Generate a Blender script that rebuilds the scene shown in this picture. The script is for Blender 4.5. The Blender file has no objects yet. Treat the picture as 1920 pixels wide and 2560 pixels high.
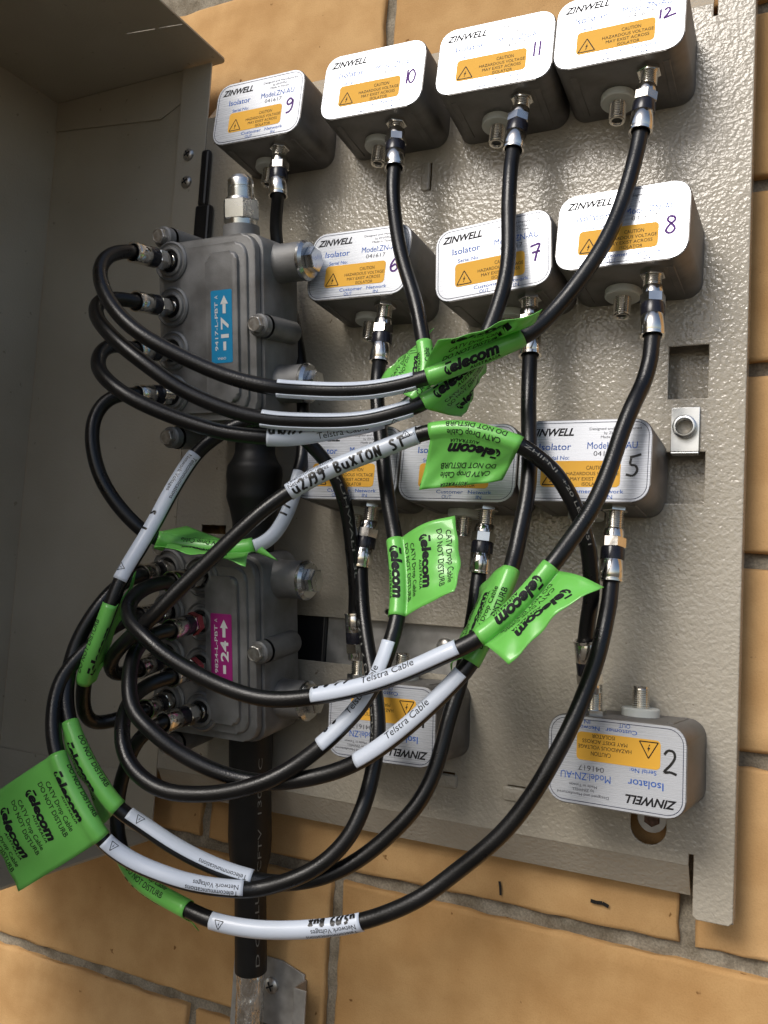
import bpy, bmesh, math, random
from mathutils import Vector, Matrix
R = math.radians
scene = bpy.context.scene
# ---------------------------------------------------------------- camera
cam_data = bpy.data.cameras.new('camera')
cam_data.sensor_fit = 'HORIZONTAL'; cam_data.sensor_width = 36.0; cam_data.lens = 41.708
cam_data.clip_start = 0.01; cam_data.clip_end = 200.0
cam = bpy.data.objects.new('camera', cam_data); scene.collection.objects.link(cam)
cam.matrix_world = Matrix(((0.89302, -0.0148, 0.44977, 0.20789), (0.44619, -0.10088, -0.88923, -0.52431),
                           (0.05853, 0.99479, -0.08349, -0.03671), (0, 0, 0, 1)))
scene.camera = cam
# ---------------------------------------------------------------- sky, sun, exposure
SUN_EL, SUN_AZ = 40.0, 18.0          # degrees above the horizon; degrees to the left of the wall's normal
world = bpy.data.worlds.new('World'); scene.world = world; world.use_nodes = True
wn = world.node_tree; wn.nodes.clear()
sky = wn.nodes.new('ShaderNodeTexSky'); sky.sky_type = 'NISHITA'; sky.sun_disc = False
sky.sun_elevation = R(SUN_EL); sky.sun_rotation = R(180 + SUN_AZ); sky.dust_density = 2.5
bg = wn.nodes.new('ShaderNodeBackground'); bg.inputs['Strength'].default_value = 0.074
wo = wn.nodes.new('ShaderNodeOutputWorld')
wn.links.new(sky.outputs[0], bg.inputs[0]); wn.links.new(bg.outputs[0], wo.inputs[0])
sun_data = bpy.data.lights.new('sun', 'SUN'); sun_data.energy = 1.35; sun_data.angle = R(26.0); sun_data.color = (1.0, 0.965, 0.91)
sun = bpy.data.objects.new('sun', sun_data); scene.collection.objects.link(sun)
to_sun = Vector((-math.sin(R(SUN_AZ)) * math.cos(R(SUN_EL)), -math.cos(R(SUN_AZ)) * math.cos(R(SUN_EL)), math.sin(R(SUN_EL))))
sun.rotation_euler = to_sun.to_track_quat('Z', 'Y').to_euler(); sun.location = to_sun * 3
vs = scene.view_settings; vs.view_transform = 'Standard'; vs.look = 'None'; vs.gamma = 1.0; vs.exposure = 0.78; vs.use_curve_mapping = False

random.seed(7)
# ---------------------------------------------------------------- materials
def new_mat(name):
    m = bpy.data.materials.new(name); m.use_nodes = True
    nt = m.node_tree; b = nt.nodes['Principled BSDF']
    return m, nt, b
def plain(name, col, rough=0.5, metal=0.0, spec=0.5, coat=0.0, **kw):
    m, nt, b = new_mat(name)
    b.inputs['Base Color'].default_value = (*col, 1); b.inputs['Roughness'].default_value = rough
    b.inputs['Metallic'].default_value = metal; b.inputs['Specular IOR Level'].default_value = spec
    b.inputs['Coat Weight'].default_value = coat; b.inputs['Coat Roughness'].default_value = 0.12
    return m
def add_noise(m, scale, detail, amt_col=None, bump=0.0, bump_dist=0.001, rough=None, vec_scale=None, ramp=(0.35, 0.65), kind='noise'):
    """colour mottling, bump and roughness variation from one object-space noise"""
    nt = m.node_tree; b = nt.nodes['Principled BSDF']
    tc = nt.nodes.new('ShaderNodeTexCoord'); src = tc.outputs['Object']
    if vec_scale:
        mp = nt.nodes.new('ShaderNodeMapping'); mp.inputs['Scale'].default_value = vec_scale
        nt.links.new(src, mp.inputs[0]); src = mp.outputs[0]
    n = nt.nodes.new('ShaderNodeTexNoise'); n.inputs['Scale'].default_value = scale; n.inputs['Detail'].default_value = detail
    nt.links.new(src, n.inputs['Vector']); fac = n.outputs['Fac']
    if amt_col is not None:
        cr = nt.nodes.new('ShaderNodeValToRGB'); cr.color_ramp.elements[0].position = ramp[0]; cr.color_ramp.elements[1].position = ramp[1]
        cur = b.inputs['Base Color']
        if cur.is_linked:
            mx = nt.nodes.new('ShaderNodeMix'); mx.data_type = 'RGBA'; mx.blend_type = 'MULTIPLY'; mx.inputs['Factor'].default_value = 1
            cr.color_ramp.elements[0].color = (*amt_col, 1); cr.color_ramp.elements[1].color = (1, 1, 1, 1)
            nt.links.new(cur.links[0].from_socket, mx.inputs['A']); nt.links.new(cr.outputs[0], mx.inputs['B']); nt.links.new(mx.outputs['Result'], cur)
        else:
            c = cur.default_value
            cr.color_ramp.elements[0].color = (c[0] * amt_col[0], c[1] * amt_col[1], c[2] * amt_col[2], 1); cr.color_ramp.elements[1].color = (*c[:3], 1)
            nt.links.new(cr.outputs[0], cur)
        nt.links.new(fac, cr.inputs[0])
    if rough:
        mr = nt.nodes.new('ShaderNodeMapRange'); mr.inputs['To Min'].default_value = rough[0]; mr.inputs['To Max'].default_value = rough[1]
        mr.inputs['From Min'].default_value = 0.3; mr.inputs['From Max'].default_value = 0.7
        nt.links.new(fac, mr.inputs['Value']); nt.links.new(mr.outputs[0], b.inputs['Roughness'])
    if bump:
        bp = nt.nodes.new('ShaderNodeBump'); bp.inputs['Strength'].default_value = bump; bp.inputs['Distance'].default_value = bump_dist
        nt.links.new(fac, bp.inputs['Height'])
        if b.inputs['Normal'].is_linked: nt.links.new(b.inputs['Normal'].links[0].from_socket, bp.inputs['Normal'])
        nt.links.new(bp.outputs[0], b.inputs['Normal'])
    return m
M = {}
# bricks: warm buff clay, each brick a slightly different tone, dark specks and pits
m, nt, b = new_mat('brick_clay')
oi = nt.nodes.new('ShaderNodeObjectInfo'); cr = nt.nodes.new('ShaderNodeValToRGB')
cr.color_ramp.elements[0].color = (0.56, 0.345, 0.15, 1); cr.color_ramp.elements[1].color = (0.65, 0.41, 0.19, 1)
nt.links.new(oi.outputs['Random'], cr.inputs[0]); nt.links.new(cr.outputs[0], b.inputs['Base Color'])
b.inputs['Roughness'].default_value = 0.85; b.inputs['Specular IOR Level'].default_value = 0.25
add_noise(m, 9, 5, (0.82, 0.77, 0.70), ramp=(0.30, 0.62))
add_noise(m, 38, 6, (0.90, 0.87, 0.83), ramp=(0.38, 0.60))
add_noise(m, 900, 4, (0.93, 0.91, 0.88), bump=0.3, bump_dist=0.0005, ramp=(0.30, 0.55))
add_noise(m, 110, 2, (0.42, 0.34, 0.26), bump=0.3, bump_dist=0.001, ramp=(0.255, 0.285))
M['brick'] = m
M['mortar'] = add_noise(add_noise(plain('mortar', (0.36, 0.32, 0.25), 0.95, spec=0.2), 60, 5, (0.55, 0.52, 0.48), bump=0.6, bump_dist=0.002), 700, 2, (0.7, 0.7, 0.7), bump=0.7, bump_dist=0.0008)
# textured paint of the plate: pebbled powder coat
def paint(name, col, scale, dist, rough, strength=1.0):
    m, nt, b = new_mat(name)
    b.inputs['Base Color'].default_value = (*col, 1); b.inputs['Roughness'].default_value = rough; b.inputs['Specular IOR Level'].default_value = 0.55
    tc = nt.nodes.new('ShaderNodeTexCoord')
    n0 = nt.nodes.new('ShaderNodeTexNoise'); n0.inputs['Scale'].default_value = scale * 0.8; n0.inputs['Detail'].default_value = 1.0
    mix = nt.nodes.new('ShaderNodeVectorMath'); mix.operation = 'MULTIPLY_ADD'
    mix.inputs[1].default_value = (0.0035, 0.0035, 0.0035)
    vo = nt.nodes.new('ShaderNodeTexVoronoi'); vo.feature = 'SMOOTH_F1'; vo.inputs['Scale'].default_value = scale; vo.inputs['Smoothness'].default_value = 0.7
    n1 = nt.nodes.new('ShaderNodeTexNoise'); n1.inputs['Scale'].default_value = scale * 1.3; n1.inputs['Detail'].default_value = 1.5
    ad = nt.nodes.new('ShaderNodeMath'); ad.operation = 'ADD'
    nt.links.new(tc.outputs['Object'], n0.inputs['Vector']); nt.links.new(n0.outputs['Color'], mix.inputs[0]); nt.links.new(tc.outputs['Object'], mix.inputs[2])
    nt.links.new(mix.outputs[0], vo.inputs['Vector']); nt.links.new(tc.outputs['Object'], n1.inputs['Vector'])
    nt.links.new(vo.outputs['Distance'], ad.inputs[0]); nt.links.new(n1.outputs['Fac'], ad.inputs[1])
    bp = nt.nodes.new('ShaderNodeBump'); bp.inputs['Strength'].default_value = strength; bp.inputs['Distance'].default_value = dist
    nt.links.new(ad.outputs[0], bp.inputs['Height']); nt.links.new(bp.outputs[0], b.inputs['Normal'])
    return m
M['plate_paint'] = add_noise(paint('plate_paint', (0.42, 0.382, 0.315), 370, 0.00036, 0.13), 9, 4, (0.90, 0.89, 0.86), rough=(0.10, 0.24))
add_noise(M['plate_paint'], 150, 2, (0.55, 0.5, 0.45), ramp=(0.225, 0.245))
M['cover_paint'] = add_noise(paint('cover_paint', (0.52, 0.47, 0.375), 520, 0.00025, 0.42, 0.5), 7, 4, (0.82, 0.80, 0.76))
add_noise(M['cover_paint'], 120, 3, (0.7, 0.68, 0.64), ramp=(0.27, 0.30))
M['cast_alu'] = add_noise(add_noise(plain('cast_aluminium', (0.235, 0.225, 0.215), 0.5, 0.55), 45, 6, (0.55, 0.54, 0.52), rough=(0.36, 0.62)), 800, 2, None, bump=0.25, bump_dist=0.0003)
M['tap_alu'] = add_noise(add_noise(plain('tap_casting', (0.265, 0.264, 0.26), 0.5, 0.4), 50, 6, (0.62, 0.61, 0.60), rough=(0.40, 0.64)), 900, 2, None, bump=0.3, bump_dist=0.0003)
M['nickel'] = add_noise(plain('nickel_plating', (0.82, 0.79, 0.73), 0.17, 1.0), 90, 3, (0.85, 0.85, 0.85), rough=(0.10, 0.26))
M['steel'] = add_noise(plain('machined_steel', (0.74, 0.74, 0.71), 0.25, 1.0), 70, 3, (0.82, 0.82, 0.82), rough=(0.18, 0.34))
M['zinc'] = add_noise(plain('zinc_steel', (0.72, 0.73, 0.72), 0.28, 1.0), 60, 4, (0.75, 0.76, 0.78), rough=(0.18, 0.42))
M['galv'] = add_noise(plain('galvanised_steel', (0.50, 0.49, 0.47), 0.5, 0.7), 90, 4, (0.7, 0.7, 0.7), rough=(0.4, 0.6))
M['screw'] = add_noise(plain('screw_steel', (0.66, 0.65, 0.62), 0.33, 0.85), 200, 3, (0.55, 0.5, 0.45))
M['rust'] = add_noise(plain('weathered_screw', (0.16, 0.09, 0.06), 0.7, 0.3), 400, 3, (0.5, 0.5, 0.5))
M['black_plastic'] = plain('black_plastic', (0.012, 0.012, 0.014), 0.33)
M['black_ring'] = plain('black_seal_ring', (0.012, 0.012, 0.018), 0.25)
M['dark_hole'] = plain('hole_shade', (0.02, 0.02, 0.02), 0.6)  # shade inside bores, wells and screw recesses, given as near-black colour
M['jacket'] = add_noise(add_noise(plain('cable_jacket', (0.006, 0.006, 0.0065), 0.32, spec=0.45), 1000, 1, None, bump=0.25, bump_dist=0.0004), 35, 4, (0.6, 0.6, 0.6), rough=(0.24, 0.40))
M['shrink'] = add_noise(plain('heat_shrink', (0.010, 0.010, 0.010), 0.5, spec=0.4), 60, 4, (0.6, 0.6, 0.6), bump=0.3, bump_dist=0.001)
M['foil'] = add_noise(plain('foil_wrap', (0.90, 0.89, 0.87), 0.15, 1.0), 55, 4, (0.75, 0.72, 0.68), bump=1.0, bump_dist=0.006, rough=(0.12, 0.35), vec_scale=(2.2, 2.2, 0.8))
M['sleeve_white'] = add_noise(plain('label_vinyl_white', (0.60, 0.66, 0.76), 0.38, coat=0.2), 25, 4, (0.93, 0.93, 0.92))
M['green'] = None
m, nt, b = new_mat('green_vinyl')
b.inputs['Base Color'].default_value = (0.23, 0.71, 0.14, 1); b.inputs['Roughness'].default_value = 0.36; b.inputs['Coat Weight'].default_value = 0.5; b.inputs['Coat Roughness'].default_value = 0.10
tr = nt.nodes.new('ShaderNodeBsdfTranslucent'); tr.inputs['Color'].default_value = (0.16, 0.62, 0.09, 1)
mx = nt.nodes.new('ShaderNodeMixShader'); mx.inputs[0].default_value = 0.25
nt.links.new(b.outputs[0], mx.inputs[1]); nt.links.new(tr.outputs[0], mx.inputs[2]); nt.links.new(mx.outputs[0], nt.nodes['Material Output'].inputs['Surface'])
M['green'] = add_noise(m, 40, 3, (0.88, 0.92, 0.86), bump=0.5, bump_dist=0.002)
# brushed aluminium face labels
m, nt, b = new_mat('brushed_label')
b.inputs['Base Color'].default_value = (0.60, 0.625, 0.67, 1); b.inputs['Metallic'].default_value = 0.30; b.inputs['Roughness'].default_value = 0.28
add_noise(m, 30, 4, (0.975, 0.975, 0.98), vec_scale=(1.0, 1.0, 60.0), rough=(0.24, 0.31))
M['label'] = m
M['washer'] = plain('nylon_washer', (0.58, 0.60, 0.56), 0.42)
M['ink_black'] = plain('ink_black', (0.012, 0.012, 0.014), 0.6, spec=0.2)
M['ink_grey'] = plain('ink_grey', (0.05, 0.05, 0.06), 0.6, spec=0.2)
M['ink_navy'] = plain('ink_navy', (0.018, 0.022, 0.06), 0.6, spec=0.2)
M['ink_blue'] = plain('ink_blue', (0.018, 0.10, 0.42), 0.6, spec=0.2)
M['marker_purple'] = plain('marker_purple', (0.11, 0.035, 0.22), 0.6, spec=0.2)
M['marker_black'] = plain('marker_black', (0.008, 0.008, 0.008), 0.4)
M['caution'] = plain('caution_yellow', (0.78, 0.42, 0.055), 0.6, spec=0.2)
M['blue_label'] = plain('blue_sticker', (0.015, 0.27, 0.52), 0.4)
M['magenta_label'] = plain('magenta_sticker', (0.36, 0.02, 0.19), 0.4)
M['print_white'] = plain('print_white', (0.75, 0.76, 0.74), 0.5)
M['cable_print'] = plain('cable_print', (0.20, 0.20, 0.185), 0.5)
M['red_cap'] = plain('red_tape', (0.30, 0.05, 0.05), 0.4)

# ---------------------------------------------------------------- mesh helpers
COL = scene.collection
def link(o, parent=None):
    COL.objects.link(o)
    if parent is not None: o.parent = parent
    return o
def from_pydata(name, verts, faces, mat, parent=None, smooth=False):
    me = bpy.data.meshes.new(name); me.from_pydata([tuple(v) for v in verts], [], faces); me.update()
    if smooth: me.polygons.foreach_set('use_smooth', [True] * len(me.polygons))
    if mat is not None: me.materials.append(mat)
    return link(bpy.data.objects.new(name, me), parent)
def from_bm(name, bm, mat, parent=None, smooth=None):
    """smooth: None = flat, or an angle in degrees above which edges stay sharp"""
    bmesh.ops.recalc_face_normals(bm, faces=bm.faces)
    if smooth is not None:
        for f in bm.faces: f.smooth = True
        for e in bm.edges:
            if len(e.link_faces) == 2 and e.calc_face_angle(0) > R(smooth): e.smooth = False
    me = bpy.data.meshes.new(name); bm.to_mesh(me); bm.free()
    if mat is not None: me.materials.append(mat)
    return link(bpy.data.objects.new(name, me), parent)
def share(name, src, parent, loc=(0, 0, 0), mat4=None):
    o = bpy.data.objects.new(name, src if isinstance(src, bpy.types.Mesh) else src.data)
    link(o, parent)
    if mat4 is not None: o.matrix_basis = mat4
    else: o.location = loc
    return o
def thing(name, label, cat, loc=(0, 0, 0), group=None, rot=None):
    o = bpy.data.objects.new(name, None); COL.objects.link(o)
    o.empty_display_size = 0.02
    o.matrix_basis = Matrix.Translation(Vector(loc)) @ (rot.to_4x4() if rot else Matrix.Identity(4))
    o['label'] = label; o['category'] = cat
    if group: o['group'] = group
    return o
def bm_box(x0, x1, y0, y1, z0, z1, bevel=0.0, seg=2, bm=None):
    own = bm is None
    if own: bm = bmesh.new()
    r = bmesh.ops.create_cube(bm, size=1.0)
    for v in r['verts']:
        v.co = Vector(((x0 + x1) / 2 + v.co.x * (x1 - x0), (y0 + y1) / 2 + v.co.y * (y1 - y0), (z0 + z1) / 2 + v.co.z * (z1 - z0)))
    if bevel:
        es = list({e for v in r['verts'] for e in v.link_edges})
        bmesh.ops.bevel(bm, geom=es, offset=bevel, segments=seg, profile=0.5, affect='EDGES')
    return bm
def bm_lathe(profile, n=28, bm=None):
    """profile: (r, h) pairs, turned about +Z"""
    if bm is None: bm = bmesh.new()
    rings = []
    for r, h in profile:
        if r < 1e-6: rings.append([bm.verts.new((0, 0, h))])
        else: rings.append([bm.verts.new((r * math.cos(2 * math.pi * k / n), r * math.sin(2 * math.pi * k / n), h)) for k in range(n)])
    for a, b in zip(rings, rings[1:]):
        for k in range(n):
            k2 = (k + 1) % n
            if len(a) == 1 and len(b) == 1: continue
            if len(a) == 1: bm.faces.new((a[0], b[k], b[k2]))
            elif len(b) == 1: bm.faces.new((a[k], a[k2], b[0]))
            else: bm.faces.new((a[k], a[k2], b[k2], b[k]))
    return bm
def bm_hex(r, h0, h1, ch=0.0008, bm=None, rot=0.0):
    """hexagonal nut about +Z with turned chamfers"""
    if bm is None: bm = bmesh.new()
    rings = []
    for h, rr in ((h0, r - ch), (h0 + ch * 0.6, r), (h1 - ch * 0.6, r), (h1, r - ch)):
        rings.append([bm.verts.new((rr * math.cos(rot + k * math.pi / 3), rr * math.sin(rot + k * math.pi / 3), h)) for k in range(6)])
    for a, b in zip(rings, rings[1:]):
        for k in range(6): bm.faces.new((a[k], a[(k + 1) % 6], b[(k + 1) % 6], b[k]))
    bm.faces.new(rings[0][::-1]); bm.faces.new(rings[-1])
    return bm
def rrect(w, h, r, seg=7, cx=0.0, cz=0.0):
    pts = []
    for sx, sz, a0 in ((1, 1, 0), (-1, 1, 90), (-1, -1, 180), (1, -1, 270)):
        for k in range(seg + 1):
            a = R(a0 + 90 * k / seg)
            pts.append((cx + sx * (w / 2 - r) + r * math.cos(a), cz + sz * (h / 2 - r) + r * math.sin(a)))
    return pts
def bm_prism(pts, y0, y1, bevel=0.0, seg=2, bm=None, both=False):
    """polygon in x,z extruded from y0 (front) to y1, front rim rounded"""
    if bm is None: bm = bmesh.new()
    n = len(pts)
    f = [bm.verts.new((x, y0, z)) for x, z in pts]; k = [bm.verts.new((x, y1, z)) for x, z in pts]
    ff = bm.faces.new(f); kf = bm.faces.new(k[::-1])
    for i in range(n): bm.faces.new((f[i], k[i], k[(i + 1) % n], f[(i + 1) % n]))
    if bevel:
        es = list(ff.edges) + (list(kf.edges) if both else [])
        bmesh.ops.bevel(bm, geom=es, offset=bevel, segments=seg, profile=0.5, affect='EDGES')
    return bm
def axis_mat(p, d, off=Vector((0, 0, 0)), roll=0.0):
    """local +Z turned to direction d at point p (minus off)"""
    q = Vector(d).to_track_quat('Z', 'X')
    return Matrix.Translation(Vector(p) - off) @ q.to_matrix().to_4x4() @ Matrix.Rotation(roll, 4, 'Z')
def sheet(name, outline, holes, thick, bevel, mat, parent, mat4):
    """flat sheet with real holes: outline and holes in x,y of the local plane, thickness along local z"""
    cu = bpy.data.curves.new(name, 'CURVE'); cu.dimensions = '2D'; cu.fill_mode = 'BOTH'
    for poly in [outline] + holes:
        sp = cu.splines.new('POLY'); sp.points.add(len(poly) - 1); sp.use_cyclic_u = True
        for p, q in zip(sp.points, poly): p.co = (q[0], q[1], 0, 1)
    cu.extrude = max(thick / 2 - bevel, 0.0001); cu.bevel_depth = bevel; cu.bevel_resolution = 2; cu.offset = -bevel
    t = bpy.data.objects.new(name, cu); COL.objects.link(t); bpy.context.view_layer.update()
    me = bpy.data.meshes.new_from_object(t); bpy.data.objects.remove(t); bpy.data.curves.remove(cu)
    me.name = name; me.materials.clear(); me.materials.append(mat)
    o = link(bpy.data.objects.new(name, me), parent); o.matrix_basis = mat4
    return o
# ---- lettering: built-in font turned to mesh, scaled to a cap height and a width, laid on any surface
_glyphs = {}
def glyphs(s, bold=0.0, shear=0.0, space=1.0):
    key = (s, bold, shear, space)
    if key not in _glyphs:
        cu = bpy.data.curves.new('t', 'FONT'); cu.body = s; cu.size = 1.0; cu.offset = bold; cu.shear = shear; cu.resolution_u = 3
        cu.space_character = space
        o = bpy.data.objects.new('t', cu); COL.objects.link(o); bpy.context.view_layer.update()
        me = bpy.data.meshes.new_from_object(o); bpy.data.objects.remove(o); bpy.data.curves.remove(cu)
        vs_ = [(v.co.x, v.co.y) for v in me.vertices]; fs = [tuple(p.vertices) for p in me.polygons]
        bpy.data.meshes.remove(me)
        x0 = min(v[0] for v in vs_); x1 = max(v[0] for v in vs_)
        _glyphs[key] = ([((x - x0) / (x1 - x0), y / 0.70) for x, y in vs_], fs, (x1 - x0) / 0.70)
    return _glyphs[key]
def put_text(buf, s, x, y, cap, width=None, bold=0.0, shear=0.0, centre=False, space=1.0, flip=False):
    """append a line of lettering to buf = (verts2d, faces); x, y = start of the baseline"""
    vs_, fs, asp = glyphs(s, bold, shear, space)
    w = width if width else asp * cap
    if centre: x -= w / 2
    o = len(buf[0])
    buf[0].extend((x + vx * w, y + vy * cap) for vx, vy in vs_)
    buf[1].extend(tuple(i + o for i in f) for f in fs)
def put_poly(buf, pts):
    o = len(buf[0]); buf[0].extend(pts); buf[1].append(tuple(range(o, o + len(pts))))
def put_stroke(buf, pts, wid):
    """a pen stroke: ribbon with round ends and joints"""
    for (x0, y0), (x1, y1) in zip(pts, pts[1:]):
        L = math.hypot(x1 - x0, y1 - y0) or 1e-9; nx, ny = -(y1 - y0) / L * wid / 2, (x1 - x0) / L * wid / 2
        put_poly(buf, [(x0 + nx, y0 + ny), (x0 - nx, y0 - ny), (x1 - nx, y1 - ny), (x1 + nx, y1 + ny)])
def spline2(pts, n=6):
    out = []
    P = [pts[0]] + list(pts) + [pts[-1]]
    for i in range(1, len(P) - 2):
        for k in range(n):
            t = k / n
            out.append(tuple(0.5 * (2 * P[i][a] + (P[i + 1][a] - P[i - 1][a]) * t + (2 * P[i - 1][a] - 5 * P[i][a] + 4 * P[i + 1][a] - P[i + 2][a]) * t * t + (3 * P[i][a] - P[i - 1][a] - 3 * P[i + 1][a] + P[i + 2][a]) * t ** 3) for a in range(len(P[0]))))
    out.append(tuple(pts[-1]))
    return out
def put_hand(buf, strokes, x, y, sx, sy, wid):
    for st in strokes:
        put_stroke(buf, spline2([(x + a * sx, y + b * sy) for a, b in st], 5), wid)
def flat_ink(name, buf, mat, parent, y):
    """lettering on a plane facing -y"""
    return from_pydata(name, [(vx, y, vz) for vx, vz in buf[0]], buf[1], mat, parent)
def curved_ink(name, buf, mat, parent, surf, step=0.0012):
    """lettering bent onto surf(a, b) -> point; cut fine enough to follow the bend"""
    bm = bmesh.new()
    vs_ = [bm.verts.new((a, b, 0)) for a, b in buf[0]]
    for f in buf[1]:
        try: bm.faces.new([vs_[i] for i in f])
        except ValueError: pass
    xs = [v.co.x for v in bm.verts]; ys = [v.co.y for v in bm.verts]
    for lo, hi, ax, st in ((min(xs), max(xs), 0, step * 2.5), (min(ys), max(ys), 1, step)):
        c = lo + st
        while c < hi:
            no = (1, 0, 0) if ax == 0 else (0, 1, 0)
            bmesh.ops.bisect_plane(bm, geom=bm.verts[:] + bm.edges[:] + bm.faces[:], plane_co=(c, 0, 0) if ax == 0 else (0, c, 0), plane_no=no)
            c += st
    for v in bm.verts: v.co = surf(v.co.x, v.co.y)
    me = bpy.data.meshes.new(name); bm.to_mesh(me); bm.free(); me.materials.append(mat)
    return link(bpy.data.objects.new(name, me), parent)
HAND = {  # handwriting, unit boxes about 1 wide and 1.6 high
 '0': [[(0.5, 1.55), (0.1, 1.2), (0.05, 0.5), (0.4, 0.02), (0.8, 0.3), (0.9, 1.0), (0.6, 1.5), (0.45, 1.52)]],
 '1': [[(0.5, 1.6), (0.45, 0.0)]],
 '2': [[(0.05, 1.25), (0.3, 1.55), (0.7, 1.5), (0.8, 1.1), (0.5, 0.6), (0.05, 0.08), (0.5, 0.12), (0.95, 0.0)]],
 '3': [[(0.1, 1.5), (0.6, 1.6), (0.8, 1.25), (0.4, 0.9), (0.85, 0.6), (0.7, 0.1), (0.05, 0.05)]],
 '4': [[(0.3, 1.6), (0.05, 0.7), (0.95, 0.75)], [(0.7, 1.2), (0.62, 0.0)]],
 '5': [[(0.35, 1.3), (0.3, 0.85), (0.7, 0.75), (0.85, 0.4), (0.55, 0.02), (0.0, 0.1)], [(0.25, 1.38), (0.6, 1.45), (1.1, 1.6)]],
 '6': [[(0.85, 1.5), (0.4, 1.2), (0.08, 0.6), (0.2, 0.1), (0.6, 0.05), (0.8, 0.4), (0.55, 0.7), (0.12, 0.45)]],
 '7': [[(0.05, 1.4), (0.5, 1.5), (0.9, 1.5), (0.65, 0.8), (0.45, 0.0)], [(0.2, 0.8), (0.95, 0.85)]],
 '8': [[(0.75, 1.45), (0.35, 1.55), (0.2, 1.2), (0.55, 0.85), (0.8, 0.4), (0.5, 0.02), (0.1, 0.25), (0.35, 0.75), (0.8, 1.15), (0.72, 1.45)]],
 '9': [[(0.8, 1.3), (0.45, 1.58), (0.12, 1.25), (0.3, 0.9), (0.7, 1.05), (0.82, 1.35), (0.8, 0.6), (0.55, 0.12), (0.1, 0.0)]],
 '12': [[(0.15, 1.5), (0.1, 0.35)], [(0.55, 1.3), (0.85, 1.55), (1.1, 1.3), (0.85, 0.75), (0.5, 0.3), (1.0, 0.45), (1.75, 0.62)]],
 'u': [[(0.05, 1.0), (0.1, 0.3), (0.5, 0.05), (0.8, 0.4), (0.85, 1.0), (0.9, 0.0)]],
 '/': [[(0.75, 1.6), (0.55, 0.6), (0.1, -0.15)]],
 'B': [[(0.15, 1.5), (0.1, 0.0)], [(0.1, 1.45), (0.75, 1.35), (0.6, 0.9), (0.15, 0.8), (0.9, 0.5), (0.6, 0.05), (0.05, 0.05)]],
 'X': [[(0.05, 1.4), (0.9, 0.05)], [(0.9, 1.4), (0.05, 0.0)]],
 'T': [[(0.0, 1.4), (1.0, 1.5)], [(0.5, 1.45), (0.45, 0.0)]],
 'O': [[(0.5, 1.4), (0.1, 1.0), (0.1, 0.4), (0.5, 0.05), (0.9, 0.5), (0.85, 1.1), (0.5, 1.4)]],
 'N': [[(0.05, 0.0), (0.15, 1.4), (0.2, 1.35), (0.75, 0.1), (0.8, 0.1), (0.9, 1.5)]],
 'S': [[(0.85, 1.3), (0.4, 1.5), (0.15, 1.1), (0.7, 0.7), (0.75, 0.2), (0.05, 0.1)]],
 ' ': [],
}
def write_hand(buf, s, x, y, sx, sy, wid, gap=1.35):
    for ch in s:
        put_hand(buf, HAND[ch], x, y, sx, sy, wid); x += sx * gap * (0.55 if ch in '1/' else 1.0)
def put_triangle(buf, x, y, s, wid):
    """warning triangle with a lightning flash; x, y = middle of the base, s = side"""
    h = s * 0.866
    P = [(x - s / 2, y), (x + s / 2, y), (x, y + h), (x - s / 2, y)]
    put_stroke(buf, P, wid)
    put_poly(buf, [(x + s * 0.05, y + h * 0.66), (x - s * 0.09, y + h * 0.34), (x - s * 0.01, y + h * 0.36), (x - s * 0.03, y + h * 0.22), (x + s * 0.09, y + h * 0.46), (x + s * 0.01, y + h * 0.44)])
    put_poly(buf, [(x - s * 0.07, y + h * 0.24), (x + s * 0.01, y + h * 0.25), (x - s * 0.05, y + h * 0.12)])
# ================================================================ ground at the foot of the wall, out of view, added to bounce warm light
M['paving'] = add_noise(add_noise(plain('bounce_paving', (0.11, 0.09, 0.065), 0.9), 6, 5, (0.7, 0.68, 0.64)), 200, 3, (0.8, 0.8, 0.8), bump=0.4, bump_dist=0.002)
ground = from_pydata('ground', [(-40, -60, -1.15), (40, -60, -1.15), (40, 0.2, -1.15), (-40, 0.2, -1.15)], [(0, 1, 2, 3)], M['paving'])
ground['kind'] = 'structure'
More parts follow.
